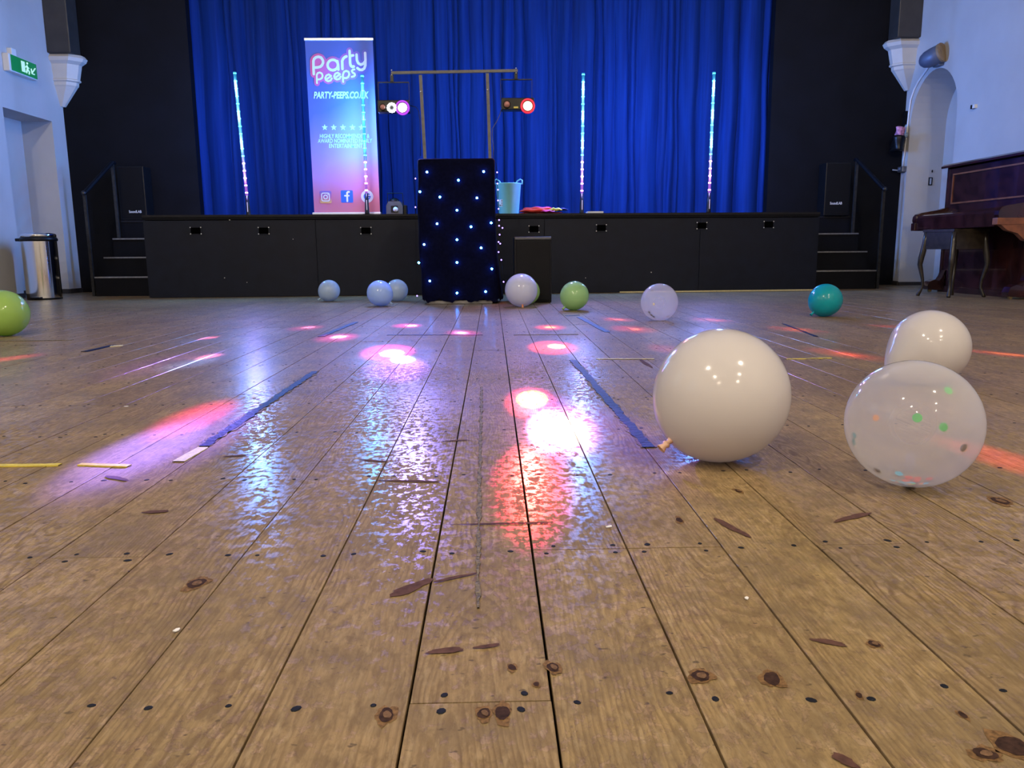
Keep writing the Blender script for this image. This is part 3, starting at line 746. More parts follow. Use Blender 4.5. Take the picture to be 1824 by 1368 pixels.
x, z = B2(580, 351, PY); bm = BM(); rrect(bm, x, z, 10.2*u_, 2.6*u_, PY); ic = obj('social_icon', bm, 'insta', bt)
bm = BM(); q = 6.6*u_; c0 = 2.6*u_
ol = []
for qx, qz, a0 in ((1, 1, 0), (-1, 1, 90), (-1, -1, 180), (1, -1, 270)):
    for k in range(4):
        a = math.radians(a0+k*30); ol.append((x+qx*(q-c0)+c0*math.cos(a), z+qz*(q-c0)+c0*math.sin(a)))
stroke(bm, ol, 1.7*u_, PY-.0022, close=True); stroke(bm, [(x+3.2*u_*math.cos(t), z+3.2*u_*math.sin(t)) for t in [k*math.pi/8 for k in range(17)]], 1.7*u_, PY-.0022)
disc(bm, (x+4.2*u_, PY-.0012, z+4.2*u_), (0, -1, 0), .9*u_, 10); obj('icon_mark', bm, 'inkw', ic)
x, z = B2(618, 350, PY); bm = BM(); rrect(bm, x, z, 10.4*u_, 1.8*u_, PY); ic = obj('social_icon', bm, 'fbblue', bt)
bm = BM(); stroke(bm, [(x+4*u_, z+7.6*u_), (x+2.2*u_, z+7.6*u_), (x+.6*u_, z+6*u_), (x+.5*u_, z+2*u_), (x+.4*u_, z-8*u_)], 3.1*u_, PY-.0022)
stroke(bm, [(x-3.4*u_, z+1.2*u_), (x+3.4*u_, z+1.2*u_)], 2.6*u_, PY-.0024); obj('icon_mark', bm, 'inkw', ic)
x, z = B2(654, 350, PY); bm = BM(); disc(bm, (x, PY+.0008, z), (0, -1, 0), 10.6*u_, 28, .0008); ic = obj('social_icon', bm, 'inkw', bt)
bm = BM(); stroke(bm, [(x+5*u_*math.cos(t), z+5*u_*math.sin(t)) for t in [math.radians(a) for a in range(45, 361, 21)]]+[(x+.5*u_, z)], 2.1*u_, PY-.0022); obj('icon_mark', bm, 'fbblue', ic)

# ------------------------------------------------------------------ LED tubes
for ti, ((a, b_), lab) in enumerate(zip(TUBES, ('leftmost cyan LED tube on the stage, leaning left of the banner', 'cyan LED tube standing in front of the printed banner', 'cyan LED tube right of the teal tub on the stage', 'rightmost cyan LED tube on the stage'))):
    A, B = atY(*a, TUBE_YS[ti]), atY(*b_, TUBE_YS[ti]); B.z = ZS
    t = thing('led_tube', lab, 'light', (0, 0, 0), 'LED tubes along the stage')
    L_ = (A-B).length; D = (A-B)/L_; hl = .215
    bm = BM(); tube(bm, [B, B+D*.02, B+D*hl*.5, B+D*hl], [.026, .024, .021, .017], 14); obj('handle', bm, 'plastic', t, True)
    lab_ = BM(); m0 = B+D*hl*.45+Vector((.002, -.0235, 0)); box(lab_, m0.x-.004, m0.x+.004, m0.y, m0.y+.002, m0.z-.05, m0.z+.05); obj('label_strip', lab_, 'chip', t)
    mid = hl+(L_-hl)*.285
    bm = BM(); tube(bm, [B+D*hl, B+D*mid], .013, 10); obj('lower_tube', bm, 'tube_pink', t, True)
    bm = BM(); tube(bm, [B+D*mid, A+D*.01], .015, 10); obj('upper_tube', bm, 'tube_cyan', t, True)
    bm = BM(); disc(bm, B+Vector((0, 0, .0)), (0, 0, 1), .05, 20, .006); obj('base', bm, 'plastic', t)
    n = 17; lc = BM(); ball(lc, (0, 0, 0), .016, 8); mc = bpy.data.meshes.new('led'); lc.to_mesh(mc); lc.free(); mp_ = mc.copy()
    mc.materials.append(MT['led_cyan']); mp_.materials.append(MT['led_pink'])
    for k in range(n):
        q = B+D*(hl+.03+(L_-hl-.035)*k/(n-1))
        o = bpy.data.objects.new('led', mp_ if k < 5 else mc); C.objects.link(o); o.parent = t; o.location = q

# ------------------------------------------------------------------ lighting gantry with the two disco light bars
gt = thing('lighting_stand', 'grey square tube lighting frame rising behind the black booth', 'stand', (0, 0, 0))
pL, pR = atY(697, 130, GY), atY(922, 126, GY)
def sqbar(bm, a, b_, w):
    a, b_ = Vector(a), Vector(b_); d = (b_-a).normalized(); u = d.cross(Vector((0, 1, 0))).normalized()*w; v = Vector((0, w, 0))
    A = [bm.verts.new(a+i*u+j*v) for i, j in ((-1, -1), (1, -1), (1, 1), (-1, 1))]; B = [bm.verts.new(b_+i*u+j*v) for i, j in ((-1, -1), (1, -1), (1, 1), (-1, 1))]
    bm.faces.new(A); bm.faces.new(B[::-1])
    for k in range(4): bm.faces.new((A[k], A[(k+1) % 4], B[(k+1) % 4], B[k]))
bm = BM(); sqbar(bm, pL, pR, .0115); obj('crossbar', bm, 'gantry', gt)
for (a, b_) in (((749, 134), (757, 282)), ((868, 131), (873, 286))):
    A, B = atY(*a, GY), atY(*b_, GY); D = (A-B)/(A.z-B.z); F0 = B-D*B.z
    bm = BM(); sqbar(bm, A, F0, .0135); obj('post', bm, 'gantry', gt)
    bm = BM(); box(bm, F0.x-.03, F0.x+.03, GY-.12, GY+.25, 0, .03); obj('foot', bm, 'gantry', gt)
    bm = BM(); ball(bm, A+Vector((.0, -.016, -.14)), .007, 8); obj('bolt', bm, 'silver', gt)
def lightbar(hx0, hx1, hy0, hy1, lenses, yoke, label, hookpx, glow):
    t = thing('disco_light', label, 'light', (0, 0, 0), 'disco light bars on the frame')
    a, b_ = atY(hx0, (hy0+hy1)/2, GY), atY(hx1, (hy0+hy1)/2, GY); zt, zb = atY(hx0, hy0, GY).z, atY(hx0, hy1, GY).z
    bm = BM(); box(bm, a.x, b_.x, GY-.05, GY+.06, zb, zt, .006); hs = obj('housing', bm, 'plastic', t)
    for px, py, r, m in lenses:
        p = atY(px, py, GY-.05); rr = r*GY/FPX
        if m == 'ring':
            bm = BM()
            for k in range(12):
                an = k*math.pi/6; ball(bm, (p.x+rr*.72*math.cos(an), GY-.055, p.z+rr*.72*math.sin(an)), rr*.26, 8)
            obj('strobe_ring', bm, 'lens_white', t, True)
            bm = BM(); lathe(bm, [(rr*.42, .0), (rr*.36, .012), (0, .016)], 16, (p.x, GY-.05, p.z), (0, -1, 0)); obj('lens', bm, 'greyplastic', t, True)
        else:
            bm = BM(); lathe(bm, [(rr*1.12, 0), (rr*1.12, .014), (rr*.98, .016), (rr*.98, 0)], 20, (p.x, GY-.05, p.z), (0, -1, 0)); obj('bezel', bm, 'plastic', t, True)
            bm = BM(); lathe(bm, [(rr*.97, .004), (rr*.85, .016), (rr*.5, .026), (0, .03)], 20, (p.x, GY-.05, p.z), (0, -1, 0)); obj('lens', bm, m, t, True)
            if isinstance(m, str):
                bm = BM(); lathe(bm, [(rr*1.5, 0), (rr*1.5, .010), (rr*1.13, .013), (rr*1.13, 0)], 24, (p.x, GY-.05, p.z), (0, -1, 0)); obj('halo_ring', bm, m+'_rim', t, True)  # emissive ring added to stand in for the halo around the lens
    h = atY(hookpx[0], hookpx[1], GY); y0, y1 = yoke[0], yoke[1]
    A, B = atY(yoke[0], yoke[2], GY), atY(yoke[1], yoke[2]+2, GY)
    bm = BM(); box(bm, A.x, B.x, GY-.012, GY+.012, A.z-.004, A.z+.003); box(bm, A.x-.004, A.x, GY-.012, GY+.012, zb+.03, A.z+.003); box(bm, B.x, B.x+.004, GY-.012, GY+.012, zb+.03, A.z+.003)
    obj('yoke', bm, 'plastic', t)
    bm = BM(); box(bm, h.x-.014, h.x+.014, GY-.02, GY+.02, A.z, h.z-.014, .003); obj('clamp', bm, 'plastic', t)
    for dz in (-.02, .02):
        bm = BM(); ball(bm, (h.x, GY-.016, h.z+dz), .006, 8); obj('bolt', bm, 'silver', t)
    return t
glass = mat('tinted_glass', (.45, .20, .15), .1, coat=1., noise=.4, nscale=30)
lightbar(893, 951, 176, 197, [(903, 186, 5.6, glass), (940, 189, 8.2, 'lens_red')], (892, 947, 142), 'black disco light bar glowing red at the frame\'s right end', (919, 126.5), 'r')
lightbar(674, 730, 180, 201, [(682, 191, 5., glass), (698, 192, 8.5, 'ring'), (717, 192, 8., 'lens_mag')], (674, 728, 147), 'black disco light bar glowing white and magenta at the frame\'s left end', (698, 130), 'm')
p = atY(919, 191, GY-.052); bm = BM(); box(bm, p.x-.02, p.x+.02, GY-.053, GY-.0505, p.z-.008, p.z+.006)
wl = obj('warning_label', bm, 'yellow', None); wl.parent = [o for o in C.objects if o.name == 'disco_light'][0]
bm = BM(); pts = [atY(x, y, GY+.0) for x, y in ((731, 188), (741, 191), (746, 198), (748, 215), (749, 250), (749, 278))]; tube(bm, pts, .0035, 6)
tag(obj('power_cable', bm, 'plastic', None, True), 'black cable from the magenta light bar down its post', 'cable')
bm = BM(); pts = [atY(x, y, GY+.0) for x, y in ((893, 193), (891, 203), (886, 214), (880, 224), (877, 229), (876.5, 240), (879, 265), (878, 282))]; tube(bm, pts, .0035, 6)
tag(obj('power_cable', bm, 'greyplastic', None, True), 'black cable from the red light bar looping to its post', 'cable')

# ------------------------------------------------------------------ booth with star cloth
F = 6.63
bth = thing('dj_booth', 'black starcloth booth dotted with blue lights before the stage', 'booth', (0, 0, 0))
def booth_shell():
    bm = BM(); rows = 24; n = 60; rn = random.Random(3)
    x0, x1, y0, y1 = -.605, .034, F, F+.42; r = .035
    ring = []
    def arcp(cx, cy, a0):
        return [(cx+r*math.cos(math.radians(a0+k*22.5)), cy+r*math.sin(math.radians(a0+k*22.5))) for k in range(5)]
    base = arcp(x0+r, y0+r, 180)+[(x0+(x1-x0)*k/24, y0) for k in range(2, 23)]+arcp(x1-r, y0+r, 270)+[(x1, y0+.42*k/8) for k in range(1, 8)]+arcp(x1-r, y1-r, 0)+[(x1-(x1-x0)*k/12, y1) for k in range(1, 12)]+arcp(x0+r, y1-r, 90)+[(x0, y1-.42*k/8) for k in range(1, 8)]
    grid = []
    for j in range(rows+1):
        v = j/rows; z = .045+1.145*v
        row = []
        for i, (x, y) in enumerate(base):
            fl = (1-v)**3
            dx = .012*math.sin(z*7+i*.35)*.5; dy = .006*math.sin(z*9+x*14)+.010*math.sin(x*23+z*2.2)*fl
            xx = x
            if x > x1-.05: xx = x+.05*fl*(.4+(y-y0)/.42)
            if x < x0+.05: xx = x-.012*math.sin(v*3.1)-.004*math.sin(z*17)+.012*fl
            zz = z if j else .03+.014*math.sin(i*.9)+.008*math.sin(i*2.3)
            row.append(bm.verts.new((xx+dx*.25, y+dy, zz)))
        grid.append(row)
    m = len(base)
    for a, b_ in zip(grid, grid[1:]):
        for k in range(m): bm.faces.new((a[k], a[(k+1) % m], b_[(k+1) % m], b_[k]))
    top = [bm.verts.new((v.co.x*.97-.008, F+.21+(v.co.y-F-.21)*.95, 1.203)) for v in grid[-1]]
    for k in range(m): bm.faces.new((grid[-1][k], grid[-1][(k+1) % m], top[(k+1) % m], top[k]))
    bm.faces.new(top)
    return bm
obj('starcloth', booth_shell(), 'cloth', bth, True)
bm = BM(); box(bm, -.56, -.0, F+.03, F+.40, 0, 1.18); obj('booth_frame', bm, 'black', bth)
bm = BM(); box(bm, -.56, -.0, F+.022, F+.03, .004, .03); obj('base_rail', bm, 'metal', bth)
lb = BM(); ball(lb, (0, 0, 0), .0095, 8); lbm = bpy.data.meshes.new('led'); lb.to_mesh(lbm); lb.free(); lbm.materials.append(MT['led_blue'])
for px, py in ((760.5, 306.5), (861.5, 305.5), (816.5, 321), (748, 341.5), (783.5, 351), (849.5, 352.5), (814, 374.5), (778.5, 398.5), (839, 404), (875, 397), (814, 427), (755.5, 435.5), (857, 441.5), (814, 467.5), (746, 468), (876, 479), (765.5, 500.5), (814, 522), (865, 519.5)):
    p = atY(px, py, F-.020); o = bpy.data.objects.new('led', lbm); C.objects.link(o); o.parent = bth; o.location = p
# string of small lights hanging over the booth's right side
fs = thing('fairy_lights', 'string of small violet lights hanging down the booth\'s right edge', 'lights', (0, 0, 0))
sp = [(884, 290), (885.5, 307), (886, 327), (887, 338), (887, 357), (888, 372), (889, 392), (889, 402), (895, 406), (890, 418), (888, 431), (891, 434), (888, 449), (893, 463), (895, 480), (897, 502)]
bm = BM(); tube(bm, [atY(x, y, F+.03) for x, y in sp], .0022, 5); obj('wire', bm, 'plastic', fs)
vb = BM(); ball(vb, (0, 0, 0), .0062, 7); vbm = bpy.data.meshes.new('bulb'); vb.to_mesh(vbm); vb.free(); vbm.materials.append(MT['led_violet'])
for x, y in sp[1:14]+[(897, 502)]:
    o = bpy.data.objects.new('bulb', vbm); C.objects.link(o); o.parent = fs; o.location = atY(x, y, F+.015)
fs2 = thing('fairy_lights', 'three small violet lights down the booth\'s left edge', 'lights', (0, 0, 0))
sp = [(739, 300), (740, 318), (739.5, 340), (740, 369), (741, 420), (742, 480), (743, 527)]
bm = BM(); tube(bm, [atY(x, y, F+.05) for x, y in sp], .002, 5); obj('wire', bm, 'plastic', fs2)
for x, y in ((740, 318), (740, 369), (743, 527)):
    o = bpy.data.objects.new('bulb', vbm); C.objects.link(o); o.parent = fs2; o.location = atY(x, y, F+.035)

# floor loudspeaker beside the booth
sb_ = thing('loudspeaker', 'black floor loudspeaker standing right of the starcloth booth', 'speaker', (0, 0, 0))
x0, x1 = .192, .515
obj('cabinet', box(BM(), x0, x1, 6.735, 7.1, 0, .565, .012), 'plastic', sb_)
obj('grille', box(BM(), x0+.018, x1-.014, 6.722, 6.737, .02, .535, .006), 'grille', sb_)
obj('top_rim', box(BM(), x0+.006, x1-.006, 6.722, 6.737, .54, .56, .004), 'greyplastic', sb_)

# ------------------------------------------------------------------ things on the stage
# bubble / effect machine
Y = 8.42; bx = thing('effect_machine', 'small grey box machine with a carrying handle beside the banner', 'machine', (0, 0, 0))
cx0 = atY(702.5, 370, Y).x; prism_pts = [(cx0-.086, ZS), (cx0+.086, ZS), (cx0+.086, ZS+.10), (cx0+.062, ZS+.145), (cx0-.062, ZS+.145), (cx0-.086, ZS+.10)]
bm = BM(); prism(bm, prism_pts, Y, Y+.2); obj('body', bm, 'greyplastic', bx)
bm = BM(); box(bm, cx0-.036, cx0+.036, Y-.004, Y, ZS+.03, ZS+.10); obj('window', bm, 'plastic', bx)
bm = BM(); lathe(bm, [(.026, 0), (.02, .012), (0, .016)], 14, (cx0+.012, Y-.004, ZS+.062), (0, -1, 0)); obj('lens', bm, 'white', bx, True)
bm = BM(); tube(bm, [(cx0-.075, Y+.05, ZS+.10), (cx0-.075, Y+.05, ZS+.232), (cx0+.085, Y+.05, ZS+.232), (cx0+.09, Y+.05, ZS+.10)], .006, 6); obj('handle', bm, 'plastic', bx)
bm = BM(); ball(bm, (cx0-.01, Y+.09, ZS+.150), .045, 12, (1.2, 1, .85)); obj('top_dome', bm, 'plastic', bx, True)
bm = BM(); box(bm, cx0+.087, cx0+.125, Y+.04, Y+.18, ZS, ZS+.11, .01); obj('side_box', bm, 'plastic', bx)
# tub
Y = 8.42; tb = thing('tub', 'teal flexible plastic tub with a loop handle on the stage', 'tub', (0, 0, 0))
xa, xb = atY(883, 330, Y).x, atY(929, 330, Y).x; cxt = (xa+xb)/2; rt = (xb-xa)/2; rb_ = rt*.80; zt = atY(910, 325, Y).z
bm = BM(); lathe(bm, [(0, ZS+.003), (rb_*.97, ZS+.003), (rb_, ZS+.012), (rt*.99, zt-.012), (rt*1.03, zt-.008), (rt*1.03, zt), (rt*.97, zt), (rb_*.95, ZS+.02), (0, ZS+.02)], 36, (cxt, Y+rt, 0)); obj('body', bm, 'tub', tb, True)
for s in (1, -1):
    bm = BM(); hx = cxt+s*rt*.86
    tube(bm, [(hx-s*.04, Y+rt-.02, zt-.01), (hx-s*.02, Y+rt-.02, zt+.025), (hx+s*.01, Y+rt-.02, zt+.042), (hx+s*.03, Y+rt-.02, zt+.032), (hx+s*.028, Y+rt-.02, zt-.01)], .008, 8); obj('handle', bm, 'tub', tb, True)
lx, lz = atY(892.5, 361, Y).x, atY(892.5, 361, Y).z
def on_tub(x, z, out=.002):
    r = rb_+(rt*.99-rb_)*(z-ZS)/(zt-ZS)+out; dx = max(-.98*r, min(.98*r, x-cxt)); return (cxt+dx, Y+rt-math.sqrt(r*r-dx*dx), z)
def patch(x0, x1, z0, z1, out):
    bm = BM(); n = 6
    A = [bm.verts.new(on_tub(x0+(x1-x0)*k/n, z0, out)) for k in range(n+1)]; B = [bm.verts.new(on_tub(x0+(x1-x0)*k/n, z1, out)) for k in range(n+1)]
    for k in range(n): bm.faces.new((A[k], A[k+1], B[k+1], B[k]))
    return bm
sk = obj('sticker', patch(lx-.02, lx+.017, lz-.036, lz+.036, .002), 'white', tb)
for i in range(4): obj('sticker_bar', patch(lx+.004, lx+.013, lz-.030+.017*i, lz-.021+.017*i, .0028), 'plastic', sk)
obj('sticker_bar', patch(lx-.014, lx-.003, lz-.030, lz-.018, .0028), 'plastic', sk)
# bundled cloth
cl = thing('folded_cloth', 'flattened bundle of red and yellow nylon cloth beside the tub', 'cloth', (0, 0, 0))
def lump(x0, x1, y, z, ry, rz, seed, m, taper=.35):
    rn = random.Random(seed); bm = BM(); n = 14; k = 14; rings = []
    ph = [rn.uniform(0, 6) for _ in range(4)]
    for i in range(n+1):
        u = i/n; f = (min(1, u/taper)**.6 if u < taper else 1)*(min(1, (1-u)/taper)**.6 if u > 1-taper else 1)*.94+.06
        rings.append([bm.verts.new((x0+(x1-x0)*u, y+ry*f*math.cos(a)*(1+.1*math.sin(3*a+ph[0])), z+max(-1., math.sin(a)*(1+.18*math.sin(4*a+u*7+ph[1])))*rz*f+.004*math.sin(u*16+ph[2]))) for a in [2*math.pi*q/k for q in range(k)]])
    for a, b_ in zip(rings, rings[1:]):
        for q in range(k): bm.faces.new((a[q], a[(q+1) % k], b_[(q+1) % k], b_[q]))
    bm.faces.new(rings[0][::-1]); bm.faces.new(rings[-1]); return obj('fold', bm, m, cl, True)
Xa = lambda px: atY(px, 375, 8.3).x
lump(Xa(925), Xa(986), 8.36, ZS+.035, .09, .024, 1, 'red'); lump(Xa(932), Xa(984), 8.40, ZS+.058, .07, .018, 2, 'red'); lump(Xa(940), Xa(990), 8.42, ZS+.068, .06, .010, 3, 'pink')
lump(Xa(978), Xa(1002), 8.33, ZS+.045, .05, .018, 4, 'yellow'); lump(Xa(962), Xa(990), 8.30, ZS+.026, .04, .010, 5, 'pink'); lump(Xa(984), Xa(1014), 8.40, ZS+.05, .06, .016, 6, 'navy'); lump(Xa(926), Xa(1004), 8.40, ZS+.016, .08, .012, 7, 'red')
bm = BM(); x0, x1 = atY(1045, 376, 8.36).x, atY(1073, 376, 8.36).x; box(bm, x0, x1, 8.28, 8.46, ZS+.001, ZS+.022)
tag(obj('paper_stack', bm, 'paper'), 'thin white stack of paper lying on the stage edge', 'paper')

# ------------------------------------------------------------------ balloons
def egg(bm, c, r, axis, stretch=1.08, n=40, neck=.0):
    """balloon: rounded top, slightly drawn-out towards the knot (which lies at +axis)"""
    prof = []
    m = 26
    for i in range(m+1):
        t = math.pi*i/m
        z = -math.cos(t); rr = math.sin(t)
        if z > 0:
            z2 = z*stretch; rr *= (1-.10*z*z*(stretch-1)/.08*.5)*(1-neck*max(0, z-.3))
        else: z2 = z
        prof.append((max(rr, .0)*r if 0 < i < m else 0, z2*r))
    lathe(bm, prof, n, c, axis)
    return c+Vector(axis).normalized()*r*stretch
def balloon(name, label, c, r, axis, m, knot_m, stretch=1.08, neck=0., confetti=None, group='balloons on the hall floor'):
    c = Vector(c); axis = Vector(axis).normalized()
    t = thing(name, label, 'balloon', (c.x, c.y, 0), group)
    off = Vector((c.x, c.y, 0)); c = c-off
    bm = BM(); tip = egg(bm, c, r, axis, stretch, 48, neck)
    low = min(v.co.z for v in bm.verts)
    for v in bm.verts: v.co.z -= low-.0005
    tip.z -= low-.0005; c.z -= low-.0005
    obj('envelope', bm, m, t, True)
    u, v_ = frame_of(axis)
    bm = BM(); lathe(bm, [(.010, -.006), (.0065, .002), (.005, .007), (.008, .010), (.0085, .014), (.0055, .017), (.011, .028), (.010, .0285), (.0045, .02)], 12, tip, axis); obj('knot', bm, knot_m, t, True)
    if confetti:
        for d, sz, cm in confetti:
            d = Vector(d).normalized(); p = c+d*r*.972; bm = BM(); a, b_ = frame_of(d)
            if p.z < .006: p.z = .006
            bm.faces.new([bm.verts.new(p+(a*math.cos(k*math.pi/6)+b_*math.sin(k*math.pi/6))*sz) for k in range(12)]); obj('confetti', bm, cm, t)
    return t
LX = {k: latex(k+'_latex', c) for k, c in dict(white=(.70, .665, .66), cool=(.70, .72, .80), paleblue=(.50, .62, .72), lime=(.42, .66, .16), green=(.40, .66, .30), teal=(.01, .42, .48), skyb=(.45, .62, .85)).items()}
MT['clear'] = glassy('clear_latex', (.82, .81, .82), .72)
cf = {k: mat('confetti_'+k, c, .6, noise=.1, nscale=50) for k, c in dict(green=(.02, .38, .08), brown=(.10, .03, .02), red=(.6, .10, .07), blue=(.08, .42, .6), orange=(.75, .30, .14), dark=(.05, .03, .03), cream=(.7, .62, .4)).items()}
balloon('balloon', 'large matte white balloon nearest the camera, alone on the boards', (.485, 1.608, .143), .141, (-.80, -.25, -.62), LX['white'], 'knobpink', 1.06)
balloon('balloon', 'white balloon lying on its side behind the clear confetti balloon', (1.44, 2.50, .13), .122, (-.80, -.1, -.50), LX['white'], LX['white'], 1.36, .30)
def dpx(px, py, c, r):
    d = ray(px, py).normalized(); oc = EYE-Vector(c); b_ = d.dot(oc); q = b_*b_-(oc.dot(oc)-r*r)
    return (oc+d*(-b_-math.sqrt(max(q, 0)))) if q > 0 else (oc+d*(-b_))
cb = Vector((.79, 1.406, .12)); rn = random.Random(9)
conf = [(dpx(1691, 696, cb, .12), .0078, cf['green']), (dpx(1634, 746, cb, .12), .0082, cf['green']), (dpx(1682, 763, cb, .12), .0078, cf['green']), (dpx(1719, 801, cb, .12), .0078, cf['brown']), (dpx(1558, 746, cb, .12), .006, cf['orange']),
        (dpx(1513, 805, cb, .12), .0075, cf['dark']), (dpx(1528, 827, cb, .12), .0072, cf['brown']), (dpx(1561, 842, cb, .12), .0075, cf['brown']), (dpx(1518, 790, cb, .12), .007, cf['blue']), (dpx(1519, 778, cb, .12), .006, cf['blue'])]
for k in range(26):
    a = rn.uniform(0, 6.28); q = rn.uniform(.0, .5); conf.append(((q*math.cos(a), q*math.sin(a), -1), rn.uniform(.006, .008), cf[rn.choice(('red', 'blue', 'green', 'brown', 'blue', 'orange', 'red'))]))
balloon('balloon', 'large clear balloon with green and red confetti in the right foreground', cb, .12, (.35, .6, -.7), 'clear', 'clear', 1.04, 0, conf)
cb2 = Vector((1.058, 4.895, .118)); conf = []
for px, py, m in ((1164, 542, 'cream'), (1190, 564, 'cream'), (1156, 557, 'dark'), (1164, 565, 'dark'), (1161, 517, 'dark'), (1204, 551, 'brown'), (1160, 562, 'brown')): conf.append((dpx(px, py, cb2, .118), .008, cf[m]))
for k in range(12):
    a = rn.uniform(0, 6.28); q = rn.uniform(.1, .6); conf.append(((q*math.cos(a), q*math.sin(a), -1), .007, cf[rn.choice(('red', 'brown', 'dark', 'orange'))]))
balloon('balloon', 'small clear balloon with dark confetti on the floor before the stage', cb2, .118, (.4, .7, -.6), 'clear', 'clear', 1.03, 0, conf)
balloon('balloon', 'bright teal balloon on the floor before the right end of stage', (2.204, 5.085, .11), .107, (-.72, -.2, -.66), LX['teal'], LX['teal'], 1.08)
balloon('balloon', 'pale green balloon on the floor right of the black loudspeaker', (.62, 5.85, .11), .108, (-.62, -.3, -.66), LX['green'], LX['green'], 1.06)
balloon('balloon', 'lilac white balloon in front of the black floor loudspeaker', (.233, 6.26, .133), .131, (.05, -.55, -.83), LX['cool'], cf['orange'], 1.05)
balloon('balloon', 'lime balloon mostly hidden behind the lilac white balloon', (.29, 6.52, .11), .108, (.5, .7, -.3), LX['lime'], LX['lime'], 1.06)
balloon('balloon', 'light blue balloon left of the booth, in front of a paler one', (-.935, 6.49, .108), .106, (.72, -.2, -.62), LX['skyb'], LX['skyb'], 1.08)
balloon('balloon', 'pale balloon half hidden between the light blue balloon and booth', (-.865, 7.09, .103), .10, (-.3, .8, -.3), LX['paleblue'], LX['paleblue'], 1.04)
balloon('balloon', 'pale blue balloon resting alone against the stage front', (-1.497, 7.19, .10), .097, (-.72, -.2, -.62), LX['paleblue'], LX['paleblue'], 1.08)
balloon('balloon', 'lime green balloon cut by the left picture edge', (-2.72, 4.38, .129), .127, (.1, .8, -.3), LX['lime'], LX['lime'], 1.06)

# ------------------------------------------------------------------ pedal bin
bc = atY(72, 534, 7.98); bx_, by_ = -4.535, 8.0
bn = thing('pedal_bin', 'polished steel pedal bin with black rim beside the alcove', 'bin', (bx_, by_, 0))
rbn = .158
bm = BM(); lathe(bm, [(rbn, .015), (rbn, .575)], 48); obj('body', bm, 'chrome', bn, True)
bm = BM(); lathe(bm, [(0, 0), (rbn*.99, 0), (rbn*1.01, .016), (0, .016)], 40); obj('base_ring', bm, 'plastic', bn)
bm = BM(); lathe(bm, [(rbn*.9, .575), (rbn*1.05, .578), (rbn*1.07, .595), (rbn*1.02, .612), (rbn*.9, .615)], 40); obj('rim', bm, 'plastic', bn, True)
bm = BM(); lathe(bm, [(0, .665), (rbn*.7, .662), (rbn*.96, .648), (rbn*1.0, .64), (rbn*1.0, .615), (0, .615)], 40); obj('lid', bm, 'chrome', bn, True)
bm = BM(); box(bm, -.03, .06, -rbn-.05, -rbn+.02, .012, .03, .004); obj('pedal', bm, 'plastic', bn)
bm = BM(); box(bm, -rbn-.02, -rbn+.06, -.1, .02, .575, .605, .008); obj('hinge', bm, 'plastic', bn)

# ------------------------------------------------------------------ exit sign, wall fittings
ya, yb = atX(24, 118, XL+.06).y, atX(66, 128, XL+.06).y; z0, z1 = 2.26, 2.43
ya, yb = 8.32, 8.80; zc = atX(45, 122, XL+.05).z
ex = thing('exit_sign', 'lit green emergency exit sign on the left wall above the alcove', 'sign', (0, 0, 0))
z0, z1 = zc-.085, zc+.085
bm = BM(); box(bm, XL, XL+.065, ya, yb, z0, z1, .008); obj('case', bm, 'white', ex)
bm = BM(); box(bm, XL+.062, XL+.072, ya+.03, yb-.01, z0+.012, z1-.008); obj('panel', bm, 'exit_green', ex)
bm = BM(); box(bm, XL, XL+.05, ya+.09, ya+.17, z1, z1+.07, .006); obj('bracket', bm, 'white', ex)
def exf(pts, wd):
    bm = BM()
    P = [Vector((XL+.073, y, z)) for y, z in pts]
    tube(bm, P, wd/2, 8); return bm
ym = (ya+yb)/2
bm = BM(); box(bm, XL+.071, XL+.075, ym-.045, ym+.015, zc-.05, zc+.055); obj('door_symbol', bm, 'exit_white', ex)
bm = exf([(ym+.05, zc+.03), (ym+.055, zc-.005), (ym+.03, zc-.05)], .018); tube(bm, [(XL+.073, ym+.055, zc-.005), (XL+.073, ym+.085, zc-.03), (XL+.073, ym+.075, zc-.055)], .008, 8)
tube(bm, [(XL+.073, ym+.02, zc+.005), (XL+.073, ym+.05, zc+.02), (XL+.073, ym+.085, zc+.005)], .006, 8); ball(bm, (XL+.073, ym+.06, zc+.05), .012, 8); obj('running_man', bm, 'exit_white', ex)
bm = exf([(ym+.20, zc+.03), (ym+.13, zc-.03)], .014); tube(bm, [(XL+.073, ym+.125, zc+.012), (XL+.073, ym+.13, zc-.035), (XL+.073, ym+.175, zc-.035)], .007, 8); obj('arrow', bm, 'exit_white', ex)
# flood heater over the niche
fl = thing('wall_lamp', 'domed blue grey lamp on the right wall above the arched niche', 'lamp', (0, 0, 0))
c = atX(1663, 101, XR-.09); ax = Vector((.50, -.85, .25)).normalized()
bm = BM(); lathe(bm, [(0, -.15), (.04, -.145), (.07, -.118), (.09, -.07), (.098, 0), (.098, .085), (.092, .09), (.092, .02), (0, .0)], 24, c, ax); obj('dome', bm, 'heater', fl, True)
bm = BM(); lathe(bm, [(.103, .082), (.103, .105), (.08, .11), (0, .11)], 24, c, ax); obj('front_ring', bm, 'brown', fl)
bm = BM(); box(bm, XR-.06, XR, c.y-.06, c.y+.06, c.z-.10, c.z-.02, .006); obj('bracket', bm, 'heater', fl)
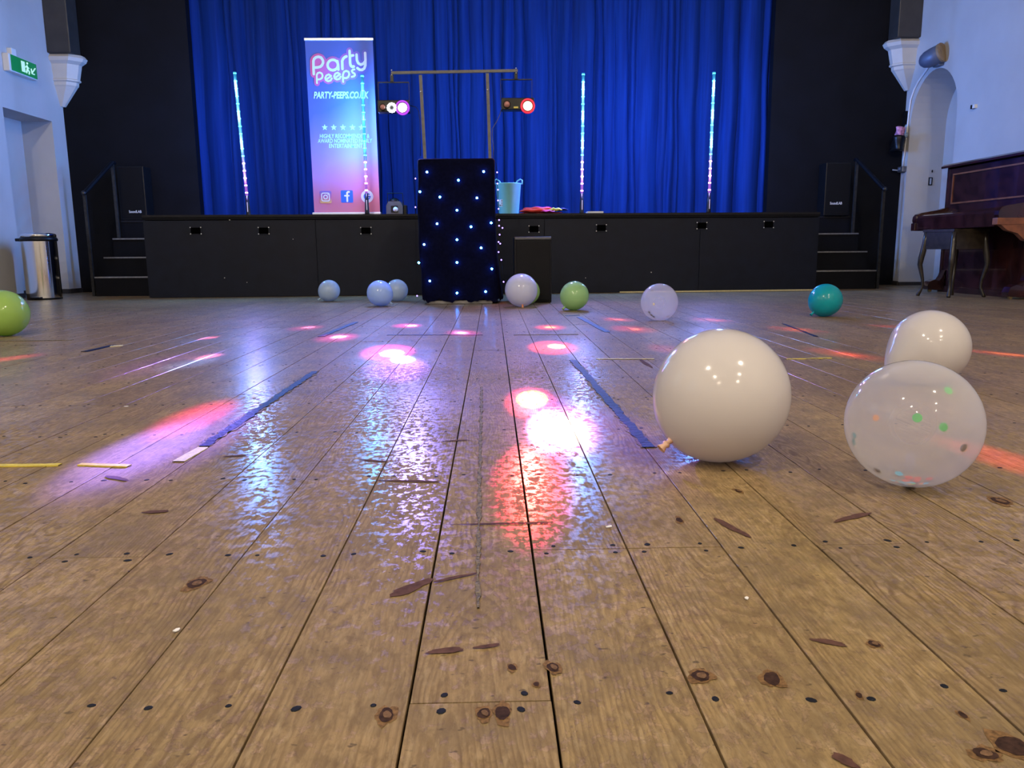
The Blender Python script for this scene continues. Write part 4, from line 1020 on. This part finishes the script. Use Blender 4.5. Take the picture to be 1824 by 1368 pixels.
# conduit
pts = [(1651, 118), (1641, 132), (1632, 145), (1624, 160), (1618, 178), (1615, 200), (1612, 230), (1607, 270), (1604, 296)]
bm = BM(); tube(bm, [(XR-.012, atX(x+4, y, XR-.012).y, atX(x+4, y, XR-.012).z) for x, y in pts], .010, 8)
tag(obj('conduit', bm, 'pipe', None, True), 'white cable conduit curving down beside the arched niche', 'conduit')
c = atX(1604, 302, XR-.02); sw = thing('lever_switch', 'grey metal lever switch at the foot of the wall conduit', 'switch', (0, 0, 0))
bm = BM(); box(bm, XR-.05, XR, c.y-.10, c.y+.02, c.z-.035, c.z+.03, .008); obj('box', bm, 'metal', sw)
bm = BM(); tube(bm, [(XR-.05, c.y-.01, c.z-.012), (XR-.12, c.y-.01, c.z-.005)], .008, 8); obj('lever', bm, 'silver', sw)
bm = BM(); lathe(bm, [(.022, 0), (.022, .012), (0, .016)], 12, (XR-.05, c.y-.04, c.z), (-1, 0, 0)); obj('dial', bm, 'heater', sw, True)
pf = thing('picture_frame', 'small dark framed notice near the right stage corner', 'frame', (0, 0, 0))
zc_ = atX(1606, 213, XR).z; bm = BM(); y0_, y1_ = 9.318, 9.378
for b_ in ((y0_, y0_+.025, zc_-.075, zc_+.075), (y1_-.02, y1_, zc_-.075, zc_+.075), (y0_+.025, y1_-.02, zc_+.055, zc_+.075), (y0_+.025, y1_-.02, zc_-.075, zc_-.055)): box(bm, XR-.03, XR, *b_)
obj('frame_rim', bm, 'plastic', pf); bm = BM(); box(bm, XR-.018, XR-.002, y0_+.02, y1_-.015, zc_-.06, zc_+.06); obj('notice', bm, 'paper', pf)
# small dark object by the conduit, not identified; shaped as a cloth bundle
bg = thing('hanging_object', 'unidentified small black object with a pink top by the conduit', 'object', (0, 0, 0))
zt_ = atX(1612, 229, XR).z; yc_ = 9.25
def bundlepart(z0, z1, w0, w1, m, name, d=.035):
    bm = BM(); rings = []
    for i in range(7):
        u = i/6; z = z0+(z1-z0)*u; ww = w0+(w1-w0)*u
        rings.append([bm.verts.new((XR-.065-d*.5+d*.5*math.cos(a)*(1+.2*math.sin(3*a+u*4)), yc_+ww*math.sin(a)+.008*math.sin(u*5), z+.006*math.sin(2*a))) for a in [k*math.pi/7 for k in range(14)]])
    for a, b_ in zip(rings, rings[1:]):
        for k in range(14): bm.faces.new((a[k], a[(k+1) % 14], b_[(k+1) % 14], b_[k]))
    bm.faces.new(rings[0]); bm.faces.new(rings[-1]); obj(name, bm, m, bg, True)
bundlepart(zt_-.27, zt_-.10, .085, .075, 'plastic', 'body', .13); bundlepart(zt_-.10, zt_, .05, .03, mat('pink_print', (.5, .22, .36), .6, noise=.6, nscale=45), 'patterned_top', .10)
bm = BM(); ball(bm, (XR-.075, yc_-.075, zt_-.10), .03, 10, (.7, 1, 1)); obj('corner_flap', bm, mat('olive_cloth', (.2, .19, .13), .7, noise=.3, nscale=40), bg, True)
bm = BM(); tube(bm, [(XR-.09, yc_+.02, zt_-.01), (XR-.06, yc_, zt_+.03), (XR-.09, yc_-.02, zt_-.01)], .006, 6); obj('strap', bm, 'plastic', bg)
c = atX(1737, 190, XR); sn = thing('wall_sensor', 'small black and white sensor on the blank right wall', 'sensor', (0, 0, 0))
bm = BM(); box(bm, XR-.03, XR, c.y-.035, c.y, c.z-.018, c.z+.018); obj('white_case', bm, 'white', sn); bm = BM(); box(bm, XR-.034, XR, c.y, c.y+.025, c.z-.02, c.z+.018); obj('dark_lens', bm, 'plastic', sn)
c = atY(1657, 323, 9.245); pl = thing('door_plate', 'narrow black keyhole plate inside the arched niche', 'plate', (0, 0, 0))
c = atX(1657, 323, XR+ND-.003)
bm = BM(); y_ = NY1-.003
c = Vector((atY(1657, 323, NY1).x, NY1, atY(1657, 323, NY1).z))
for b_ in ((-.022, -.012, -.045, .045), (.012, .022, -.045, .045), (-.012, .012, .035, .045), (-.012, .012, -.045, -.035)): box(bm, c.x+b_[0], c.x+b_[1], NY1-.008, NY1, c.z+b_[2], c.z+b_[3])
obj('plate_rim', bm, 'plastic', pl); bm = BM(); box(bm, c.x-.012, c.x+.012, NY1-.004, NY1, c.z-.035, c.z+.035); obj('plate_face', bm, 'silver', pl)
bm = BM(); ball(bm, (c.x+.012, NY1-.004, c.z+.115), .012, 8, (.7, .5, 1.4)); obj('keyhole', bm, 'plastic', pl)

# ------------------------------------------------------------------ upright piano and stool
PY0, PY1 = 6.56, 7.92; PX = 4.60; PXK = 4.285
pn = thing('upright_piano', 'dark mahogany upright piano against the right wall', 'piano', (0, 0, 0))
box_ = lambda *a, **k: box(BM(), *a, **k)
obj('case_back', box_(PX+.03, XR-.02, PY0+.01, PY1-.01, .06, 1.215), 'piano', pn)
for y in (PY0, PY1-.035): obj('side_panel', box_(PX-.005, XR-.02, y, y+.035, .0, 1.225, bev=.004), 'piano', pn)
up_ = obj('upper_panel', box_(PX, PX+.03, PY0+.035, PY1-.035, .80, 1.215), 'piano', pn)
bm = BM()
for b_ in ((PY0+.10, PY1-.10, 1.15, 1.165), (PY0+.10, PY1-.10, .87, .885), (PY0+.10, PY0+.115, .885, 1.15), (PY1-.115, PY1-.10, .885, 1.15)): box(bm, PX-.008, PX, *b_)
obj('panel_moulding', bm, 'pianolt', up_)
obj('lower_panel', box_(PX+.01, PX+.03, PY0+.035, PY1-.035, .06, .62), 'piano', pn)
obj('plinth', box_(PX-.01, PX+.04, PY0, PY1, 0, .06, bev=.004), 'piano', pn)
obj('plinth_strip', box_(PX-.013, PX-.01, PY0, PY0+.25, .002, .012), 'brass', pn)
bm = BM(); prism(bm, [(PX-.055, 1.225), (XR-.015, 1.225), (XR-.015, 1.262), (PX-.03, 1.262), (PX-.055, 1.245)], PY0-.03, PY1+.03); obj('lid', bm, 'piano', pn)
bm = BM(); prism(bm, [(PXK-.005, .735), (PXK+.0, .62), (PX+.01, .62), (PX+.01, .80), (PX-.02, .80), (PX-.09, .775), (PXK+.03, .765), (PXK+.005, .755)], PY0+.06, PY1-.06); obj('fall_board', bm, 'piano', pn)
for y in (PY0, PY1-.06):
    bm = BM(); prism(bm, [(PXK-.012, .715), (PXK-.005, .69), (PX, .69), (PX, .845), (PX-.08, .82), (PXK+.05, .79), (PXK+.012, .775), (PXK-.008, .75)], y, y+.06); obj('arm', bm, 'piano', pn)
obj('key_slip', box_(PXK-.012, PX, PY1-.06, PY1, .615, .69, bev=.004), 'piano', pn, label := None) if False else obj('arm_block', box_(PXK-.02, PX, PY1-.065, PY1+.004, .612, .69, bev=.008), 'piano', pn)
nb_ = obj('arm_block', box_(PXK-.02, PX, PY0-.004, PY0+.065, .632, .69, bev=.006), 'pianolt', pn); nb_['label'] = 'orange brown arm block, warm light painted into its colour'
bm = BM(); prism(bm, [(PXK+.02, .632), (PX, .632), (PX, .48), (PXK+.24, .50), (PXK+.17, .56), (PXK+.08, .585)], PY0+.002, PY0+.06); cb_ = obj('console_bracket', bm, 'pianolt', pn)
bm = BM(); prism(bm, [(PXK+.20, .612), (PX, .612), (PX, .44), (PXK+.29, .50)], PY1-.06, PY1-.002); obj('console_bracket', bm, 'piano', pn)
for y in (PY0+.01, PY1-.10):
    bm = BM(); prism(bm, [(PX-.16, .025), (PX-.17, .06), (PX-.15, .105), (PX-.10, .125), (PX-.05, .11), (PX-.02, .16), (PX, .22), (PX, .02), (PX-.06, .015)], y, y+.09); obj('toe_block', bm, 'piano', pn)
    bm = BM(); lathe(bm, [(0, -.012), (.016, -.012), (.016, .012), (0, .012)], 12, (PX-.12, y+.045, .016), (0, 1, 0)); obj('castor', bm, 'brass', pn)
sl = thing('piano_stool', 'dark wooden piano stool with curved cabriole legs beside the piano', 'stool', (0, 0, 0))
legs = [(4.02, 7.20), (4.11, 6.90), (4.43, 6.94), (4.34, 7.24)]
ctr = Vector((sum(p[0] for p in legs)/4, sum(p[1] for p in legs)/4, 0))
for lx_, ly_ in legs:
    o_ = (Vector((lx_, ly_, 0))-ctr).normalized(); P = Vector((lx_, ly_, 0))
    pts = [(-.005, .585), (-.002, .50), (.004, .42), (.012, .35), (.016, .29), (.006, .22), (-.004, .15), (-.006, .09), (.004, .045), (.014, .012), (.016, .0)]
    rs = [.021, .023, .026, .026, .022, .018, .014, .012, .014, .018, .015]
    bm = BM(); tube(bm, [P+o_*a*1.6+Vector((0, 0, z)) for a, z in pts], rs, 10); obj('leg', bm, 'stool', sl, True)
for a, b_ in zip(legs, legs[1:]+legs[:1]):
    A, B = Vector((*a, 0)), Vector((*b_, 0)); d = (B-A).normalized(); nn = Vector((-d.y, d.x, 0))*.009; bm = BM()
    q = [A+d*.015+nn, A+d*.015-nn, B-d*.015-nn, B-d*.015+nn]
    lo = [bm.verts.new((v.x, v.y, .43)) for v in q]; hi = [bm.verts.new((v.x, v.y, .585)) for v in q]
    bm.faces.new(lo); bm.faces.new(hi[::-1])
    for k in range(4): bm.faces.new((lo[k], lo[(k+1) % 4], hi[(k+1) % 4], hi[k]))
    obj('apron', bm, 'stool', sl)
bm = BM(); q = [ctr+(Vector((*p, 0))-ctr)*1.09 for p in legs]
lo = [bm.verts.new((v.x, v.y, .585)) for v in q]; hi = [bm.verts.new((v.x, v.y, .607)) for v in q]
bm.faces.new(lo); bm.faces.new(hi[::-1])
for k in range(4): bm.faces.new((lo[k], lo[(k+1) % 4], hi[(k+1) % 4], hi[k]))
obj('seat', bm, 'stool', sl)
jb = thing('socket_box', 'small grey socket box on the wall behind the piano', 'socket', (0, 0, 0))
c = atX(1680, 371, XR-.03) if False else Vector((XR, 8.18, .80)); bm = BM(); box(bm, XR-.05, XR, 8.10, 8.26, .77, .86, .005); obj('case', bm, 'metal', jb); bm = BM(); box(bm, XR-.058, XR-.05, 8.12, 8.15, .79, .82); obj('switch', bm, 'plastic', jb)

# ------------------------------------------------------------------ tape left on the floor
def tape(a, b_, wd, m, label, jag=.25, seed=0, residue=False, n=None):
    A, B = Vector((*a, 0)), Vector((*b_, 0)); d = B-A; L_ = d.length; d.normalize(); nn = Vector((-d.y, d.x, 0)); n = n or max(6, int(L_/.012)); rn = random.Random(seed)
    def ribbon(w, jg, z0, z1, sd):
        r = random.Random(sd); bm = BM(); tops, bots = [], []
        e0 = e1 = 0
        for i in range(n+1):
            e0 = .6*e0+r.uniform(-jg, jg); e1 = .6*e1+r.uniform(-jg, jg)
            p = A+d*(L_*i/n)
            l, rr = p+nn*w*(.5+.5*e0), p-nn*w*(.5+.5*e1)
            zz = z1+r.uniform(0, .0006)
            tops.append((bm.verts.new((l.x, l.y, zz)), bm.verts.new((rr.x, rr.y, zz)))); bots.append((bm.verts.new((l.x, l.y, z0)), bm.verts.new((rr.x, rr.y, z0))))
        for i in range(n):
            bm.faces.new((tops[i][0], tops[i+1][0], tops[i+1][1], tops[i][1])); bm.faces.new((tops[i][0], bots[i][0], bots[i+1][0], tops[i+1][0])); bm.faces.new((tops[i][1], tops[i+1][1], bots[i+1][1], bots[i][1]))
        return bm
    t = thing('floor_tape', label, 'tape', (A.x, A.y, 0))
    for o in (obj('tape_layer', ribbon(wd, jag, .0002, .0022, seed), m, t),)+((obj('torn_edge', ribbon(wd*1.25, jag*1.5, .0001, .0013, seed+99), 'tapeglue', t),) if residue else ()):
        o.matrix_parent_inverse = Matrix.Translation((-A.x, -A.y, 0))
G = lambda x, y: tuple(ground(x, y))[:2]
tape(G(362, 796), G(562, 662), .023, 'tapeblue', 'long torn dark blue floor tape left of centre', .3, 1, True)
tape(G(318, 823), G(362, 798), .026, 'tapewht', 'short cream floor tape joining the long torn blue tape', .06, 2)
tape((-1.28, 1.642), G(107, 829), .016, 'tapeyel', 'yellow floor tape running out past the left picture edge', .1, 3)
tape(G(142, 828), G(230, 831), .016, 'tapeyel', 'short yellow floor tape right of the yellow edge tape', .1, 4)
tape(G(1156, 798), G(1021, 642), .024, 'tapeblue', 'long torn dark blue floor tape left of the big balloon', .25, 5, True)
tape(G(572, 600), G(634, 574), .035, 'tapeblue', 'dark blue floor tape far left of the booth reflections', .15, 6)
tape(G(1082, 592), G(1032, 565), .035, 'tapeblue', 'dark blue floor tape just before the pale green balloon', .15, 7)
tape(G(690, 597), G(860, 597), .016, 'tapeblue', 'thin broken cross tape on the floor before the booth', .5, 8)
tape(G(915, 597), G(1030, 596), .018, 'tapeglue', 'thin broken brown cross tape before the black loudspeaker', .5, 9)
tape(G(1062, 640), G(1165, 640), .014, 'tapeyel', 'thin worn yellow cross tape just behind the big balloon', .5, 10, True)
tape(G(1400, 640), G(1480, 638), .014, 'tapeyel', 'worn yellow cross tape between the two white balloons', .5, 11, True)
tape(G(150, 627), G(203, 615), .03, 'tapeblue', 'short dark floor tape near the lime balloon', .1, 12)
tape(G(197, 617), G(219, 616), .05, 'tapewht', 'crumpled cream tape end on the short dark floor tape', .2, 13)
tape(G(1395, 577), G(1455, 600), .016, 'tapeblue', 'narrow dark floor tape below the teal balloon', .3, 14)
tape(G(858, 690), G(850, 1085), .006, 'tapeglue', 'thin worn centre line of tape residue running towards the booth', .6, 17)
tape(G(1008, 563), G(1032, 562), .02, 'tapeblue', 'dark scrap of tape under the pale green balloon', .4, 15)
tape(G(0, 608), G(130, 606), .02, 'tapeglue', 'dirty tape line below the cut off lime balloon', .5, 16)
for i, (px, py) in enumerate(((225, 725), (1085, 940), (315, 1125), (1330, 1068))):
    g = ground(px, py); bm = blob(g.x, g.y, .006-.0008*i, .003, .4*i, .0016, 9, .3, i)
    r = bmesh.ops.extrude_face_region(bm, geom=bm.faces[:]); 
    for v in [v for v in r['geom'] if isinstance(v, bmesh.types.BMVert)]: v.co.z += .0012
    o = obj('paper_scrap', bm, 'chip'); tag(o, ('white paper scrap on the boards left of the red light pool', 'pale scrap on the boards right of the orange reflection', 'pale scrap on the boards in the lower left', 'pale curl of paper in the right foreground boards')[i], 'scrap', 'paper scraps on the floor')
